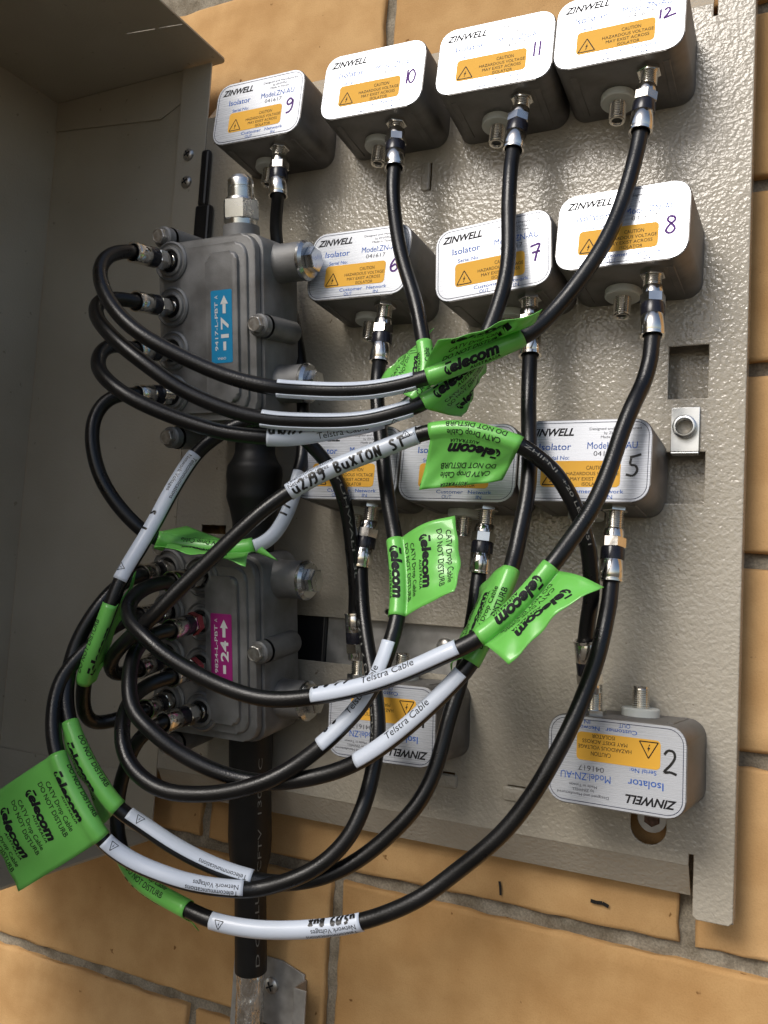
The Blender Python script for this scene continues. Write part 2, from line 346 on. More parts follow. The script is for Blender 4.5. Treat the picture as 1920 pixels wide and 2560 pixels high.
# ================================================================ brick wall
WALL_Y, PITCH, LEN, JOINT = 0.075, 0.1222, 0.3725, 0.0098
wall = thing('brick_wall', 'buff orange brick wall with recessed grey mortar behind the metal plate', 'wall', (0, WALL_Y, 0))
def mortar_mesh():
    nx, nz = 230, 190; x0, x1, z0, z1 = -1.25, 0.95, -0.85, 0.98
    rnd = random.Random(3); verts = []; faces = []
    for j in range(nz + 1):
        for i in range(nx + 1):
            verts.append((x0 + (x1 - x0) * i / nx, 0.0055 + rnd.uniform(-0.0014, 0.0014), z0 + (z1 - z0) * j / nz))
    for j in range(nz):
        for i in range(nx):
            a = j * (nx + 1) + i; faces.append((a, a + 1, a + nx + 2, a + nx + 1))
    return from_pydata('mortar', verts, faces, M['mortar'], wall, smooth=True)
mortar_mesh()
def brick_mesh(seed):
    rnd = random.Random(seed); w, h = LEN - JOINT, PITCH - JOINT
    bm = bm_box(-w / 2, w / 2, 0, 0.06, -h / 2, h / 2)
    for ax, n in ((0, 26), (2, 9)):
        for k in range(1, n):
            co = [0, 0, 0]; no = [0, 0, 0]; no[ax] = 1
            co[ax] = (-w / 2 + w * k / n) if ax == 0 else (-h / 2 + h * k / n)
            bmesh.ops.bisect_plane(bm, geom=bm.verts[:] + bm.edges[:] + bm.faces[:], plane_co=co, plane_no=no)
    rim = [e for e in bm.edges if all(v.co.y < 1e-6 for v in e.verts) and any(abs(f.normal.y) < 0.5 for f in e.link_faces)]
    bmesh.ops.bevel(bm, geom=rim, offset=0.0028, segments=2, profile=0.6, affect='EDGES')
    for v in bm.verts:
        edge = max(abs(v.co.x) - (w / 2 - 0.004), abs(v.co.z) - (h / 2 - 0.004), 0) > 0
        j = 0.0009 if edge else 0.0002
        v.co += Vector((rnd.uniform(-j, j), rnd.uniform(-j, j) * 0.7 + (rnd.random() < 0.06 and edge) * 0.0015, rnd.uniform(-j, j)))
    bmesh.ops.recalc_face_normals(bm, faces=bm.faces)
    for f in bm.faces: f.smooth = True
    me = bpy.data.meshes.new('brick'); bm.to_mesh(me); bm.free(); me.materials.append(M['brick'])
    return me
BRICKS = [brick_mesh(s) for s in range(5)]
rb = random.Random(11)
bricks = {}
for c in range(-4, 6):
    zc_ = -0.2515 + PITCH * (c + 0.5)
    ph = 0.1315 if c % 2 == 0 else -0.1165
    for k in range(-3, 3):
        xc = ph + LEN * (k + 0.5)
        if xc < -1.15 or xc > 0.85: continue
        o = share('brick', BRICKS[rb.randrange(5)], wall)
        o.matrix_basis = Matrix.Translation((xc, rb.uniform(-0.0008, 0.0008), zc_)) @ Matrix.Rotation(rb.uniform(-0.002, 0.002), 4, 'Y')
        bricks[(c, k)] = (o, xc, zc_)
# two felt-pen ticks on the brick under the plate
buf = ([], [])
put_stroke(buf, [(0.0098, -0.2312), (0.0106, -0.2350), (0.0110, -0.2402)], 0.0017)
put_stroke(buf, [(0.0718, -0.2312), (0.0755, -0.2316), (0.0795, -0.2312), (0.0835, -0.2326)], 0.0023)
flat_ink('pen_mark', buf, M['marker_black'], wall, -0.0016)

# ================================================================ mounting plate
PY = 0.05
plate = thing('mounting_plate', 'beige powder-coated steel plate on the brick wall, carrying the numbered boxes', 'plate', (0, PY, 0))
XZ = Matrix(((1, 0, 0, 0), (0, 0, -1, 0), (0, 1, 0, 0), (0, 0, 0, 1)))   # local x,y -> world x,z; local +z -> -y
def circ(cx, cz, r, n=20): return [(cx + r * math.cos(2 * math.pi * k / n), cz + r * math.sin(2 * math.pi * k / n)) for k in range(n)]
def rect(x0, x1, z0, z1): return [(x0, z0), (x1, z0), (x1, z1), (x0, z1)]
outline = [(-0.2731, 0.352), (0.1345, 0.352), (0.1345, 0.343), (0.1372, 0.343), (0.1372, 0.46), (0.160, 0.46), (0.160, -0.2195), (0.1575, -0.222),
           (0.1395, -0.222), (0.1372, -0.2197), (0.1372, -0.185), (0.1345, -0.185), (0.1345, -0.192), (-0.2731, -0.192)]
key = [(0.0997, -0.155)] + [(0.11035 + 0.01065 * math.cos(a), -0.1732 + 0.0105 * math.sin(a)) for a in [math.pi + math.pi * k / 12 for k in range(13)]] + [(0.121, -0.155)]
holes = [rect(-0.160, -0.0165, -0.0945, -0.0615), rect(0.1137, 0.1377, 0.092, 0.126), rect(0.1130, 0.1372, 0.0255, 0.058), key,
         circ(-0.0753, -0.0546, 0.0019), rect(-0.2467, -0.2226, -0.0025, 0.0044), rect(-0.0612, -0.0598, 0.256, 0.277),
         rect(0.020, 0.032, -0.1626, -0.1614), rect(-0.029, -0.0175, -0.1606, -0.1594)]
sheet('plate_sheet', outline, holes, 0.0022, 0.0007, M['plate_paint'], plate, Matrix.Translation((0, 0.0011, 0)) @ XZ)
def flange(name, x0, x1, p0, p1, th=0.0018):
    """bent strip: p0, p1 = (y, z) of its two long edges"""
    dy, dz = p1[0] - p0[0], p1[1] - p0[1]; L = math.hypot(dy, dz); ny, nz = -dz / L * th, dy / L * th
    if ny > 0: ny, nz = -ny, -nz
    bm = bmesh.new(); v = []
    for x in (x0, x1):
        v.append([bm.verts.new((x, p0[0], p0[1])), bm.verts.new((x, p1[0], p1[1])), bm.verts.new((x, p1[0] - ny, p1[1] - nz)), bm.verts.new((x, p0[0] - ny, p0[1] - nz))])
    for k in range(4): bm.faces.new((v[0][k], v[0][(k + 1) % 4], v[1][(k + 1) % 4], v[1][k]))
    bm.faces.new(v[0][::-1]); bm.faces.new(v[1])
    return from_bm(name, bm, M['plate_paint'], plate)
flange('bottom_flange', -0.2731, 0.1344, (0.0003, -0.1915), (0.0135, -0.2125))
flange('top_flange', -0.2731, 0.1344, (0.0003, 0.3515), (0.0150, 0.3730))
from_bm('side_return', bm_box(0.1588, 0.1601, 0.0016, 0.014, -0.221, 0.46, 0.0004), M['plate_paint'], plate)
# raised lances beside the small slots
for cx, cz, w, h in ((0.026, -0.1668, 0.018, 0.0095), (-0.0235, -0.1652, 0.017, 0.009), (-0.0642, 0.2665, 0.007, 0.022)):
    from_bm('pressed_lug', bm_prism(rrect(w, h, 0.0022, 4, cx, cz), -0.0016, 0.0006, 0.0014, 3), M['plate_paint'], plate, 50)
from_bm('rear_sheet', bm_box(0.085, 0.158, 0.0155, 0.0170, -0.02, 0.15), M['plate_paint'], plate)
from_bm('dark_backing', bm_box(-0.168, -0.1285, 0.004, 0.018, -0.104, -0.050, 0.001), M['black_plastic'], plate)  # black block put in for the deep shade at the window's left end
from_bm('rear_rail', bm_box(-0.128, 0.0, 0.0085, 0.0105, -0.112, -0.05), M['galv'], plate)
for cx, cz, r in ((-0.0328, -0.0758, 0.0062),):
    o = from_bm('screw_head', bm_lathe([(0, 0.0032), (r * 0.55, 0.0030), (r * 0.9, 0.0018), (r, 0.0004), (r, 0), (0, 0)], 20), M['screw'], plate, 40)
    o.matrix_basis = axis_mat((cx, 0.008, cz), (0, -1, 0))
bolt = thing('wall_bolt', 'dull bolt and washer in the keyhole under the box numbered 2', 'bolt', (0.1108, WALL_Y, -0.170))
o = from_bm('washer', bm_lathe([(0.0034, 0.0015), (0.0088, 0.0015), (0.0088, 0), (0.0034, 0)], 24), M['galv'], bolt, 40); o.matrix_basis = axis_mat((0, -0.013, 0), (0, -1, 0))
o = from_bm('bolt_head', bm_hex(0.0052, -0.012, 0.003), M['rust'], bolt); o.matrix_basis = axis_mat((0, -0.013, 0), (0, -1, 0))
# clip nut hooked over the web between the two square holes
nut = thing('clip_nut', 'shiny zinc clip nut hooked over the plate edge beside the box numbered 5', 'clip nut', (0.1253, PY, 0.0718))
sheet('clip_face', rect(-0.0085, 0.0085, -0.0140, 0.0140), [circ(0, 0.0012, 0.0048)], 0.0016, 0.0003, M['zinc'], nut, Matrix.Translation((0, -0.0018, 0)) @ XZ)
from_bm('clip_spring', bm_box(-0.0085, 0.0085, -0.0026, 0.006, -0.0155, -0.0141, 0.0005), M['zinc'], nut)
o = from_bm('nut_barrel', bm_lathe([(0.0072, 0), (0.0072, 0.0042), (0.0064, 0.0048), (0.0054, 0.0048), (0.0048, 0.0040), (0.0048, -0.004), (0.0072, -0.004), (0.0072, 0)], 28), M['zinc'], nut, 40)
o.matrix_basis = axis_mat((0, -0.0026, 0.0012), (0, -1, 0))

# ================================================================ opened cover
cover = thing('enclosure_cover', 'dark beige steel box cover swung open on the left of the plate', 'box cover', (-0.272, 0.055, -0.245))
cv = Vector((-0.272, 0.055, -0.245))
def cbox(name, x0, x1, y0, y1, z0, z1, bevel=0.0008, mat='cover_paint'):
    return from_bm(name, bm_box(x0 - cv.x, x1 - cv.x, y0 - cv.y, y1 - cv.y, z0 - cv.z, z1 - cv.z, bevel), M[mat], cover)
YN = -0.44  # near reach of the cover, out of view, lengthened to shade the lower left
cbox('side_wall', -0.4585, -0.3035, 0.0550, 0.0566, -0.2450, 0.4045)
cbox('rim_strip', -0.3040, -0.2735, 0.0500, 0.0518, -0.2450, 0.4030, 0.0006)
cbox('rim_step', -0.3052, -0.3036, 0.0506, 0.0562, -0.2450, 0.4030, 0.0004)
cbox('front_panel', -0.4600, -0.4586, YN, 0.0562, -0.2450, 0.4045)
cbox('near_wall', -0.4584, -0.2735, YN, YN + 0.0015, -0.2450, 0.4045)
cbox('bottom_panel', -0.4600, -0.2700, YN, 0.0566, -0.2475, -0.2452)
XY = Matrix.Identity(4)
lid = [(-0.4610, YN - 0.002), (-0.2630, YN - 0.002)] + [(-0.2690 + 0.006 * math.cos(a), 0.0520 + 0.006 * math.sin(a)) for a in [R(0 + 90 * k / 8) for k in range(9)]] + [(-0.4610, 0.0580)]
slots = [[(-0.3182, -0.0064), (-0.2910, -0.0026), (-0.2910, -0.0015), (-0.3182, -0.0053)], [(-0.2878, -0.0024), (-0.2660, 0.0009), (-0.2660, 0.0020), (-0.2878, -0.0013)]]
sheet('top_panel', lid, slots, 0.0018, 0.0004, M['cover_paint'], cover, Matrix.Translation((-cv.x, -cv.y, 0.4055 - cv.z)) @ XY)
sheet('top_fold', [(-0.4583, 0.376), (-0.3290, 0.3640), (-0.3060, 0.3750), (-0.3060, 0.4042), (-0.4583, 0.4042)], [], 0.0012, 0.0003, M['cover_paint'], cover, Matrix.Translation((-cv.x, 0.0540 - cv.y, -cv.z)) @ XZ)
sheet('bottom_fold', [(-0.4583, -0.2452), (-0.3060, -0.2452), (-0.3060, -0.200), (-0.4583, -0.200)], [], 0.0012, 0.0003, M['cover_paint'], cover, Matrix.Translation((-cv.x, 0.0540 - cv.y, -cv.z)) @ XZ)
def pan_screw(parent, p, r=0.0056):
    o = from_bm('screw', bm_lathe([(0, 0.0030), (r * 0.6, 0.0027), (r * 0.93, 0.0014), (r, 0), (0, 0)], 22), M['screw'], parent, 40)
    o.matrix_basis = axis_mat(p, (0, -1, 0))
    bm = bm_box(-r * 0.55, r * 0.55, -0.0006, 0.0006, 0.0024, 0.0032); bm_box(-0.0006, 0.0006, -r * 0.55, r * 0.55, 0.00241, 0.00321, bm=bm)
    c = from_bm('cross_recess', bm, M['dark_hole'], o); c.rotation_euler.z = 0.5  # dark cross on the head, drawn for the shaded recess
    return o
for z in (0.3226, 0.2982): pan_screw(cover, (-0.2905 - cv.x, 0.0500 - cv.y, z - cv.z))
hb = bm_box(-0.2725 - cv.x, -0.2640 - cv.x, 0.044 - cv.y, 0.0495 - cv.y, 0.272 - cv.z, 0.321 - cv.z, 0.002)  # black hinge blocks, also standing in for the dark gap beside the plate
bm_box(-0.2728 - cv.x, -0.2575 - cv.x, 0.042 - cv.y, 0.0488 - cv.y, 0.178 - cv.z, 0.2718 - cv.z, 0.002, bm=hb)
from_bm('hinge_gap', hb, M['black_plastic'], cover)
hb = bm_box(-0.2728 - cv.x, -0.2600 - cv.x, 0.043 - cv.y, 0.0488 - cv.y, -0.16 - cv.z, -0.03 - cv.z, 0.002)
from_bm('hinge_gap', hb, M['black_plastic'], cover)
# ================================================================ isolator boxes
IW, IH = 0.080, 0.0508
def thread_profile(r, h0, h1, pitch=0.00125):
    out = [(r - 0.0006, h0)]; h = h0
    while h < h1 - pitch:
        out += [(r - 0.0007, h + pitch * 0.12), (r, h + pitch * 0.45), (r, h + pitch * 0.6), (r - 0.0007, h + pitch * 0.9)]; h += pitch
    return out + [(r - 0.0006, h1)]
def build_isolator_parts():
    P = {}
    tmp = lambda name, bm, mat, sm=None: from_bm(name, bm, mat, None, sm)
    o = tmp('body', bm_prism(rrect(IW, IH, 0.0105), 0.0, 0.056, 0.0010, 2), M['cast_alu'], 35); P['body'] = o
    bm = bm_prism(rrect(0.0044, 0.040, 0.001, 2, 0, 0), -0.0005, 0.0008, 0.0004, 1); P['rib'] = tmp('moulded_rib', bm, M['cast_alu'], 35)
    P['face_label'] = tmp('face_label', bm_prism(rrect(IW - 0.0012, IH - 0.0012, 0.0100), -0.0004, 0.0004, 0.00015, 1), M['label'], 30)
    bm = bmesh.new(); a = rrect(IW - 0.0038, IH - 0.0038, 0.0088); b = rrect(IW - 0.0045, IH - 0.0045, 0.0085)
    va = [bm.verts.new((x, -0.00052, z)) for x, z in a]; vb = [bm.verts.new((x, -0.00052, z)) for x, z in b]
    for i in range(len(a)): bm.faces.new((va[i], va[(i + 1) % len(a)], vb[(i + 1) % len(a)], vb[i]))
    P['border'] = tmp('border_line', bm, M['ink_navy'])
    P['caution'] = tmp('caution_panel', bm_prism(rrect(0.0480, 0.0160, 0.0026, 5, -0.0016, -0.0083), -0.00056, -0.0003), M['caution'])
    fx = lambda u: (u - 0.5) * IW
    fz = lambda v: (0.5 - v) * IH
    k = ([], [])
    put_text(k, 'ZINWELL', fx(0.062), fz(0.197), 0.0046, 0.0285, 0.030, 0.32)
    s = ([], [])
    put_text(s, 'Designed and Manufactured', fx(0.725), fz(0.135), 0.0016, 0.0305, 0.0, centre=True)
    put_text(s, 'by ZINWELL', fx(0.725), fz(0.187), 0.0016, 0.0128, 0.0, centre=True)
    put_text(s, 'Made in Taiwan', fx(0.725), fz(0.236), 0.0016, 0.0165, 0.0, centre=True)
    bl = ([], [])
    put_text(bl, 'Isolator', fx(0.155), fz(0.372), 0.0043, 0.0198, 0.005)
    put_text(bl, 'Model:ZN-AU', fx(0.525), fz(0.362), 0.0042, 0.0295, 0.0)
    put_text(bl, 'Serial No:', fx(0.205), fz(0.490), 0.0024, 0.0150, 0.006)
    put_text(bl, 'Customer', fx(0.345), fz(0.893), 0.0023, 0.0182, 0.006)
    put_text(bl, 'OUT', fx(0.395), fz(0.958), 0.0024, 0.0066, 0.0)
    put_text(bl, 'Network', fx(0.615), fz(0.893), 0.0023, 0.0156, 0.006)
    put_text(bl, 'IN', fx(0.685), fz(0.958), 0.0024, 0.0036, 0.0)
    g = ([], []); put_text(g, '041617', fx(0.575), fz(0.448), 0.0030, 0.0150, -0.004)
    c = ([], [])
    put_text(c, 'CAUTION', fx(0.600), fz(0.613), 0.0024, 0.0116, 0.0, centre=True)
    put_text(c, 'HAZARDOUS VOLTAGE', fx(0.575), fz(0.680), 0.0021, 0.0310, 0.0, centre=True)
    put_text(c, 'MAY EXIST ACROSS', fx(0.575), fz(0.744), 0.0021, 0.0262, 0.0, centre=True)
    put_text(c, 'ISOLATOR', fx(0.585), fz(0.806), 0.0021, 0.0134, 0.0, centre=True)
    put_triangle(c, fx(0.262), fz(0.795), 0.0104, 0.0006)
    P['brand'] = flat_ink('lettering', k, M['ink_black'], None, -0.00050); P['small'] = flat_ink('lettering', s, M['ink_grey'], None, -0.00050)
    P['blue'] = flat_ink('lettering', bl, M['ink_blue'], None, -0.00050); P['serial'] = flat_ink('lettering', g, M['ink_grey'], None, -0.00050)
    P['cauttext'] = flat_ink('lettering', c, M['ink_black'], None, -0.00064)
    # F sockets, axis +Z outwards
    P['base_nut'] = tmp('base_nut', bm_hex(0.0078, -0.001, 0.0030, 0.0006), M['nickel'])
    P['socket'] = tmp('threaded_socket', bm_lathe(thread_profile(0.0054, 0.0026, 0.0165) + [(0.0049, 0.0176), (0.0036, 0.0176), (0.0030, 0.0169), (0.0026, 0.010), (0, 0.010)], 26), M['nickel'], 60)
    P['washer'] = tmp('nylon_washer', bm_lathe([(0.0045, 0), (0.0045, 0.0048), (0.0106, 0.0048), (0.0113, 0.0041), (0.0113, -0.0005), (0.0045, -0.0005)], 30), M['washer'], 40)
    P['bore'] = tmp('socket_bore', bm_lathe([(0, 0.0164), (0.0029, 0.0164), (0.0029, 0.0156), (0, 0.0156)], 16), M['dark_hole'])  # dark disc for the shade in the socket's mouth
    return P
IP = build_isolator_parts()
#        number: (x, z, in-plane turn, lean back, swing, flipped, pen colour)
ISO = {'9': (-0.1839, 0.3172, -0.019, 0.070, -0.004, 0, 1), '10': (-0.0864, 0.3182, -0.0175, 0.095, 0.015, 0, 1), '11': (0.0043, 0.3174, -0.007, 0.13, 0.035, 0, 1),
       '12': (0.0855, 0.3180, -0.005, 0.13, 0.01, 0, 1), '6': (-0.0887, 0.1858, -0.021, 0.080, -0.022, 0, 1), '7': (0.0096, 0.1788, 0.071, 0.05, -0.042, 0, 1),
       '8': (0.0917, 0.1881, -0.003, 0.125, -0.028, 0, 1), '3': (-0.0882, 0.0455, -0.010, 0.07, 0.01, 0, 0), '4': (-0.0071, 0.0448, -0.010, 0.06, 0.019, 0, 0),
       '5': (0.0743, 0.0455, -0.004, 0.075, 0.0, 0, 0), '2': (0.0993, -0.1299, 0.0147, 0.02, -0.07, 1, 0), '1': (-0.0509, -0.1241, 0.028, 0.0, -0.05, 1, 0)}
WHERE = {'9': 'beside the open cover', '10': 'at the top between its neighbours', '11': 'above the crooked box', '12': 'its pen mark running off the edge', '6': 'beside the upper tap', '7': 'mounted slightly crooked',
         '8': 'above the square plate holes', '3': 'partly behind crossing cables', '4': 'half hidden by a green tag', '5': 'beside the clip nut', '2': 'mounted upside down above the keyhole', '1': 'mounted upside down behind white sleeves'}
IN_X, OUT_X, IN_D, OUT_D = 0.0175, -0.0050, 0.0140, 0.0345
SOCKET_IN = {}
SHIFT = {'1': 0.0085, '9': -0.003, '10': -0.002, '7': 0.003, '3': -0.002}
first_iso = True
used_parts = set()
def use(key, parent, mat4=None, name=None):
    """the first user takes the built object itself, later ones share its mesh"""
    src = IP[key]
    if key not in used_parts:
        used_parts.add(key); src.parent = parent; o = src
    else:
        o = share(name or src.data.name.split('.')[0], src, parent)
    if mat4 is not None: o.matrix_basis = mat4
    return o
for num, (x, z, a, t, u, flip, purple) in ISO.items():
    rot = Matrix.Rotation(u, 3, 'Z') @ Matrix.Rotation(-t, 3, 'X') @ Matrix.Rotation(-(a + (math.pi if flip else 0)), 3, 'Y')
    it = thing('isolator_box', 'grey cast isolator box hand-numbered %s on its label, %s' % (num, WHERE[num]), 'isolator', (x, 0.0, z), 'isolator boxes on the plate', rot)
    use('body', it)
    for sx in (-1, 1):   # shallow mould lines across the connector face
        r_ = use('rib', it, Matrix.Translation((sx * 0.0285, 0.028, -IH / 2)) @ Matrix.Rotation(R(90), 4, 'X'))
    lab = use('face_label', it); use('border', lab); use('brand', lab); use('small', lab); use('blue', lab); use('serial', lab)
    cp = use('caution', lab); use('cauttext', cp)
    hb = ([], []); hx, hz, hs = 0.0248, -0.0085, 0.0072
    if num in ('10', '11'): write_hand(hb, num, hx, hz + 0.0005, hs * 0.78, hs * 0.92, 0.0013, 1.15)
    elif num == '12': put_hand(hb, HAND['12'], hx - 0.0005, hz + 0.004, hs * 0.80, hs * 0.78, 0.0013)
    elif num in ('5', '2'): put_hand(hb, HAND[num], hx + (0.0008 if num == '5' else 0.0005), hz - 0.001, hs * 1.05, hs * 1.12, 0.0014)
    else: put_hand(hb, HAND[num], hx + 0.001, hz - 0.0005, hs, hs, 0.0014)
    if flip: hb = ([(-(vx + 0.002), -(vz + 0.0085)) for vx, vz in hb[0]], hb[1])   # written upright after mounting
    o = flat_ink('handwritten_number', hb, M['marker_purple'] if purple else M['marker_black'], lab, -0.00056)
    inx, outx = IN_X + SHIFT.get(num, 0), OUT_X + SHIFT.get(num, 0)
    down = axis_mat((inx, IN_D, -IH / 2), (0, 0, -1))
    s1 = use('socket', it, down, 'threaded_socket'); use('base_nut', s1)
    down = axis_mat((outx, OUT_D, -IH / 2), (0, 0, -1))
    s2 = use('socket', it, down, 'threaded_socket'); use('washer', s2); use('bore', s2)
    SOCKET_IN[num] = (it.matrix_basis @ Vector((inx, IN_D, -IH / 2)), (it.matrix_basis.to_3x3() @ Vector((0, 0, -1))))

# ================================================================ taps
TS = 0.15; TC = math.sqrt(1 - TS * TS)
TROT = Matrix(((1, 0, 0), (0, TC, -TS), (0, TS, TC)))     # leans so that its top hangs out from the wall
def tap(num, label, origin, zc0, sticker, code, value, ports, top_fitting):
    t = thing('signal_tap', label, 'cable tap', Vector(origin) / 1000, 'cable taps', TROT)
    c = zc0
    lidp = rrect(0.0835, 0.1270, 0.012, 6, 0.0, c)
    from_bm('housing', bm_prism(rrect(0.0860, 0.1300, 0.0115, 6, 0.0008, c), 0.0012, 0.044, 0.0012, 2), M['tap_alu'], t, 35)
    from_bm('gasket', bm_prism(rrect(0.0818, 0.1256, 0.011, 6, 0.0, c), -0.0003, 0.0018), M['black_plastic'], t)
    ld = from_bm('lid', bm_prism(lidp, -0.0058, -0.0002, 0.0016, 3), M['tap_alu'], t, 35)
    from_bm('raised_step', bm_prism(rrect(0.0720, 0.1160, 0.010, 6, 0.0, c), -0.0080, -0.0050, 0.0022, 3), M['tap_alu'], ld, 35)
    from_bm('raised_panel', bm_prism(rrect(0.0270, 0.1030, 0.006, 5, 0.0165, c), -0.0106, -0.0072, 0.0024, 3), M['tap_alu'], ld, 35)
    for ex, ez in ((-0.0375, 0.0690), (0.0440, 0.0), (-0.0345, -0.0745)):
        bm = bm_lathe([(0.0085, 0.0), (0.0085, 0.034), (0, 0.034)], 22); o = from_bm('housing_lug', bm, M['tap_alu'], t, 40); o.matrix_basis = axis_mat((ex, 0.0014, c + ez), (0, 1, 0))
        bm = bm_lathe([(0, 0.0068), (0.0066, 0.0068), (0.0078, 0.0058), (0.0078, 0.0)], 22); o = from_bm('lid_lug', bm, M['tap_alu'], ld, 40); o.matrix_basis = axis_mat((ex, -0.0004, c + ez), (0, -1, 0))
        o = from_bm('lid_bolt', bm_hex(0.0056, 0.0062, 0.0118, 0.0007), M['screw'], ld); o.matrix_basis = axis_mat((ex, 0, c + ez), (0, -1, 0), roll=0.3)
        bm = bm_lathe([(0.0048, 0.0), (0.0048, 0.0004), (0.0042, 0.0004), (0.0042, -0.0003), (0, -0.0003)], 20); k = from_bm('bolt_dish', bm, M['screw'], o, 40); k.location = (0, 0, 0.0117)
    st = from_bm('id_sticker', bm_prism(rrect(0.0178, 0.0500, 0.0012, 3, 0.0166, c + 0.0005), -0.0109, -0.0104), M[sticker], t)
    bufv = ([], [])      # lettering runs upwards: lay out in (along, across) then turn
    along = lambda a, b: (0.0166 - b, c + 0.0005 + a)
    tmpb = ([], [])
    put_text(tmpb, value, -0.0080, -0.0058, 0.0062, 0.0145, 0.028)
    put_stroke(tmpb, [(-0.0165, -0.0025), (-0.0105, -0.0025)], 0.0024)
    put_stroke(tmpb, [(0.0088, -0.0025), (0.0155, -0.0025)], 0.0026)
    put_poly(tmpb, [(0.0152, -0.0058), (0.0212, -0.0025), (0.0152, 0.0008)])
    put_text(tmpb, code, -0.0165, 0.0030, 0.0026, 0.0335, 0.012)
    put_text(tmpb, 'A', 0.0190, 0.0030, 0.0026, None, 0.0)
    t2 = ([], []); put_text(t2, 'CHINA', -0.0035, 0.0, 0.0017, 0.0072, 0.012)
    vv = [along(a, b) for a, b in tmpb[0]]; o0 = len(vv)
    vv += [(0.0166 - vx, c + 0.0005 - 0.0220 - vz + 0.0009) for vx, vz in t2[0]]
    flat_ink('lettering', (vv, tmpb[1] + [tuple(i + o0 for i in f) for f in t2[1]]), M['print_white'], st, -0.01102)
    pm = None
    for px, pz in ports:
        if pm is None:
            pm = from_bm('port', bm_lathe([(0.0142, 0.0), (0.0142, 0.0018), (0.0130, 0.0030), (0.0118, 0.0018), (0.0108, 0.0018), (0.0102, 0.0034), (0.0086, 0.0038), (0.0078, 0.0030), (0.0078, -0.002)], 30), M['tap_alu'], t, 40); o = pm
            pw = from_bm('port_well', bm_lathe([(0.0079, 0.0014), (0.0056, 0.0014), (0.0056, 0.0030), (0, 0.0030)], 24), M['dark_hole'], pm, 40)
            pt = from_bm('port_thread', bm_lathe(thread_profile(0.0047, 0.0012, 0.0125) + [(0, 0.0125)], 24), M['nickel'], pm, 60)
        else:
            o = share('port', pm, t); share('port_well', pw, o); share('port_thread', pt, o)
        o.matrix_basis = axis_mat((px, -0.0072, pz), (0, -1, 0))
    for pz in (0.0470, -0.0380):
        o = from_bm('plug_boss', bm_lathe([(0.0150, -0.004), (0.0136, 0.003), (0.0134, 0.021), (0, 0.021)], 32), M['tap_alu'], t, 40); o.matrix_basis = axis_mat((0.0420, 0.0235, c + pz), (1, 0, 0))
        p = from_bm('plug', bm_lathe([(0.0128, 0.0208), (0.0140, 0.0216), (0.0140, 0.0236), (0.0122, 0.0258), (0, 0.0258)], 32), M['zinc'], o, 35)
        from_bm('plug_hex', bm_hex(0.0088, 0.0256, 0.0316, 0.0008, rot=0.35), M['zinc'], p)
    if top_fitting:
        ax = (0.0085, 0.0255, c + 0.0640)
        o = from_bm('top_boss', bm_lathe([(0.0145, -0.004), (0.0134, 0.004), (0.0132, 0.0135), (0, 0.0135)], 32), M['tap_alu'], t, 40); o.matrix_basis = axis_mat(ax, (0, 0, 1))
        bm = bm_lathe([(0.0118, 0.013), (0.0118, 0.0175), (0.0110, 0.0182), (0.0110, 0.0190)], 32)
        f = from_bm('terminator', bm, M['steel'], o, 35)
        from_bm('terminator_hex', bm_hex(0.0138, 0.0172, 0.0318, 0.0014, rot=0.2), M['steel'], f)
        from_bm('terminator_cap', bm_lathe([(0.0124, 0.0312), (0.0116, 0.0330), (0.0094, 0.0335), (0.0094, 0.0400), (0.0089, 0.0404), (0.0089, 0.0412), (0.0094, 0.0416), (0.0094, 0.0462), (0.0088, 0.0472), (0.0058, 0.0500), (0, 0.0502)], 36), M['steel'], f, 35)
    return t
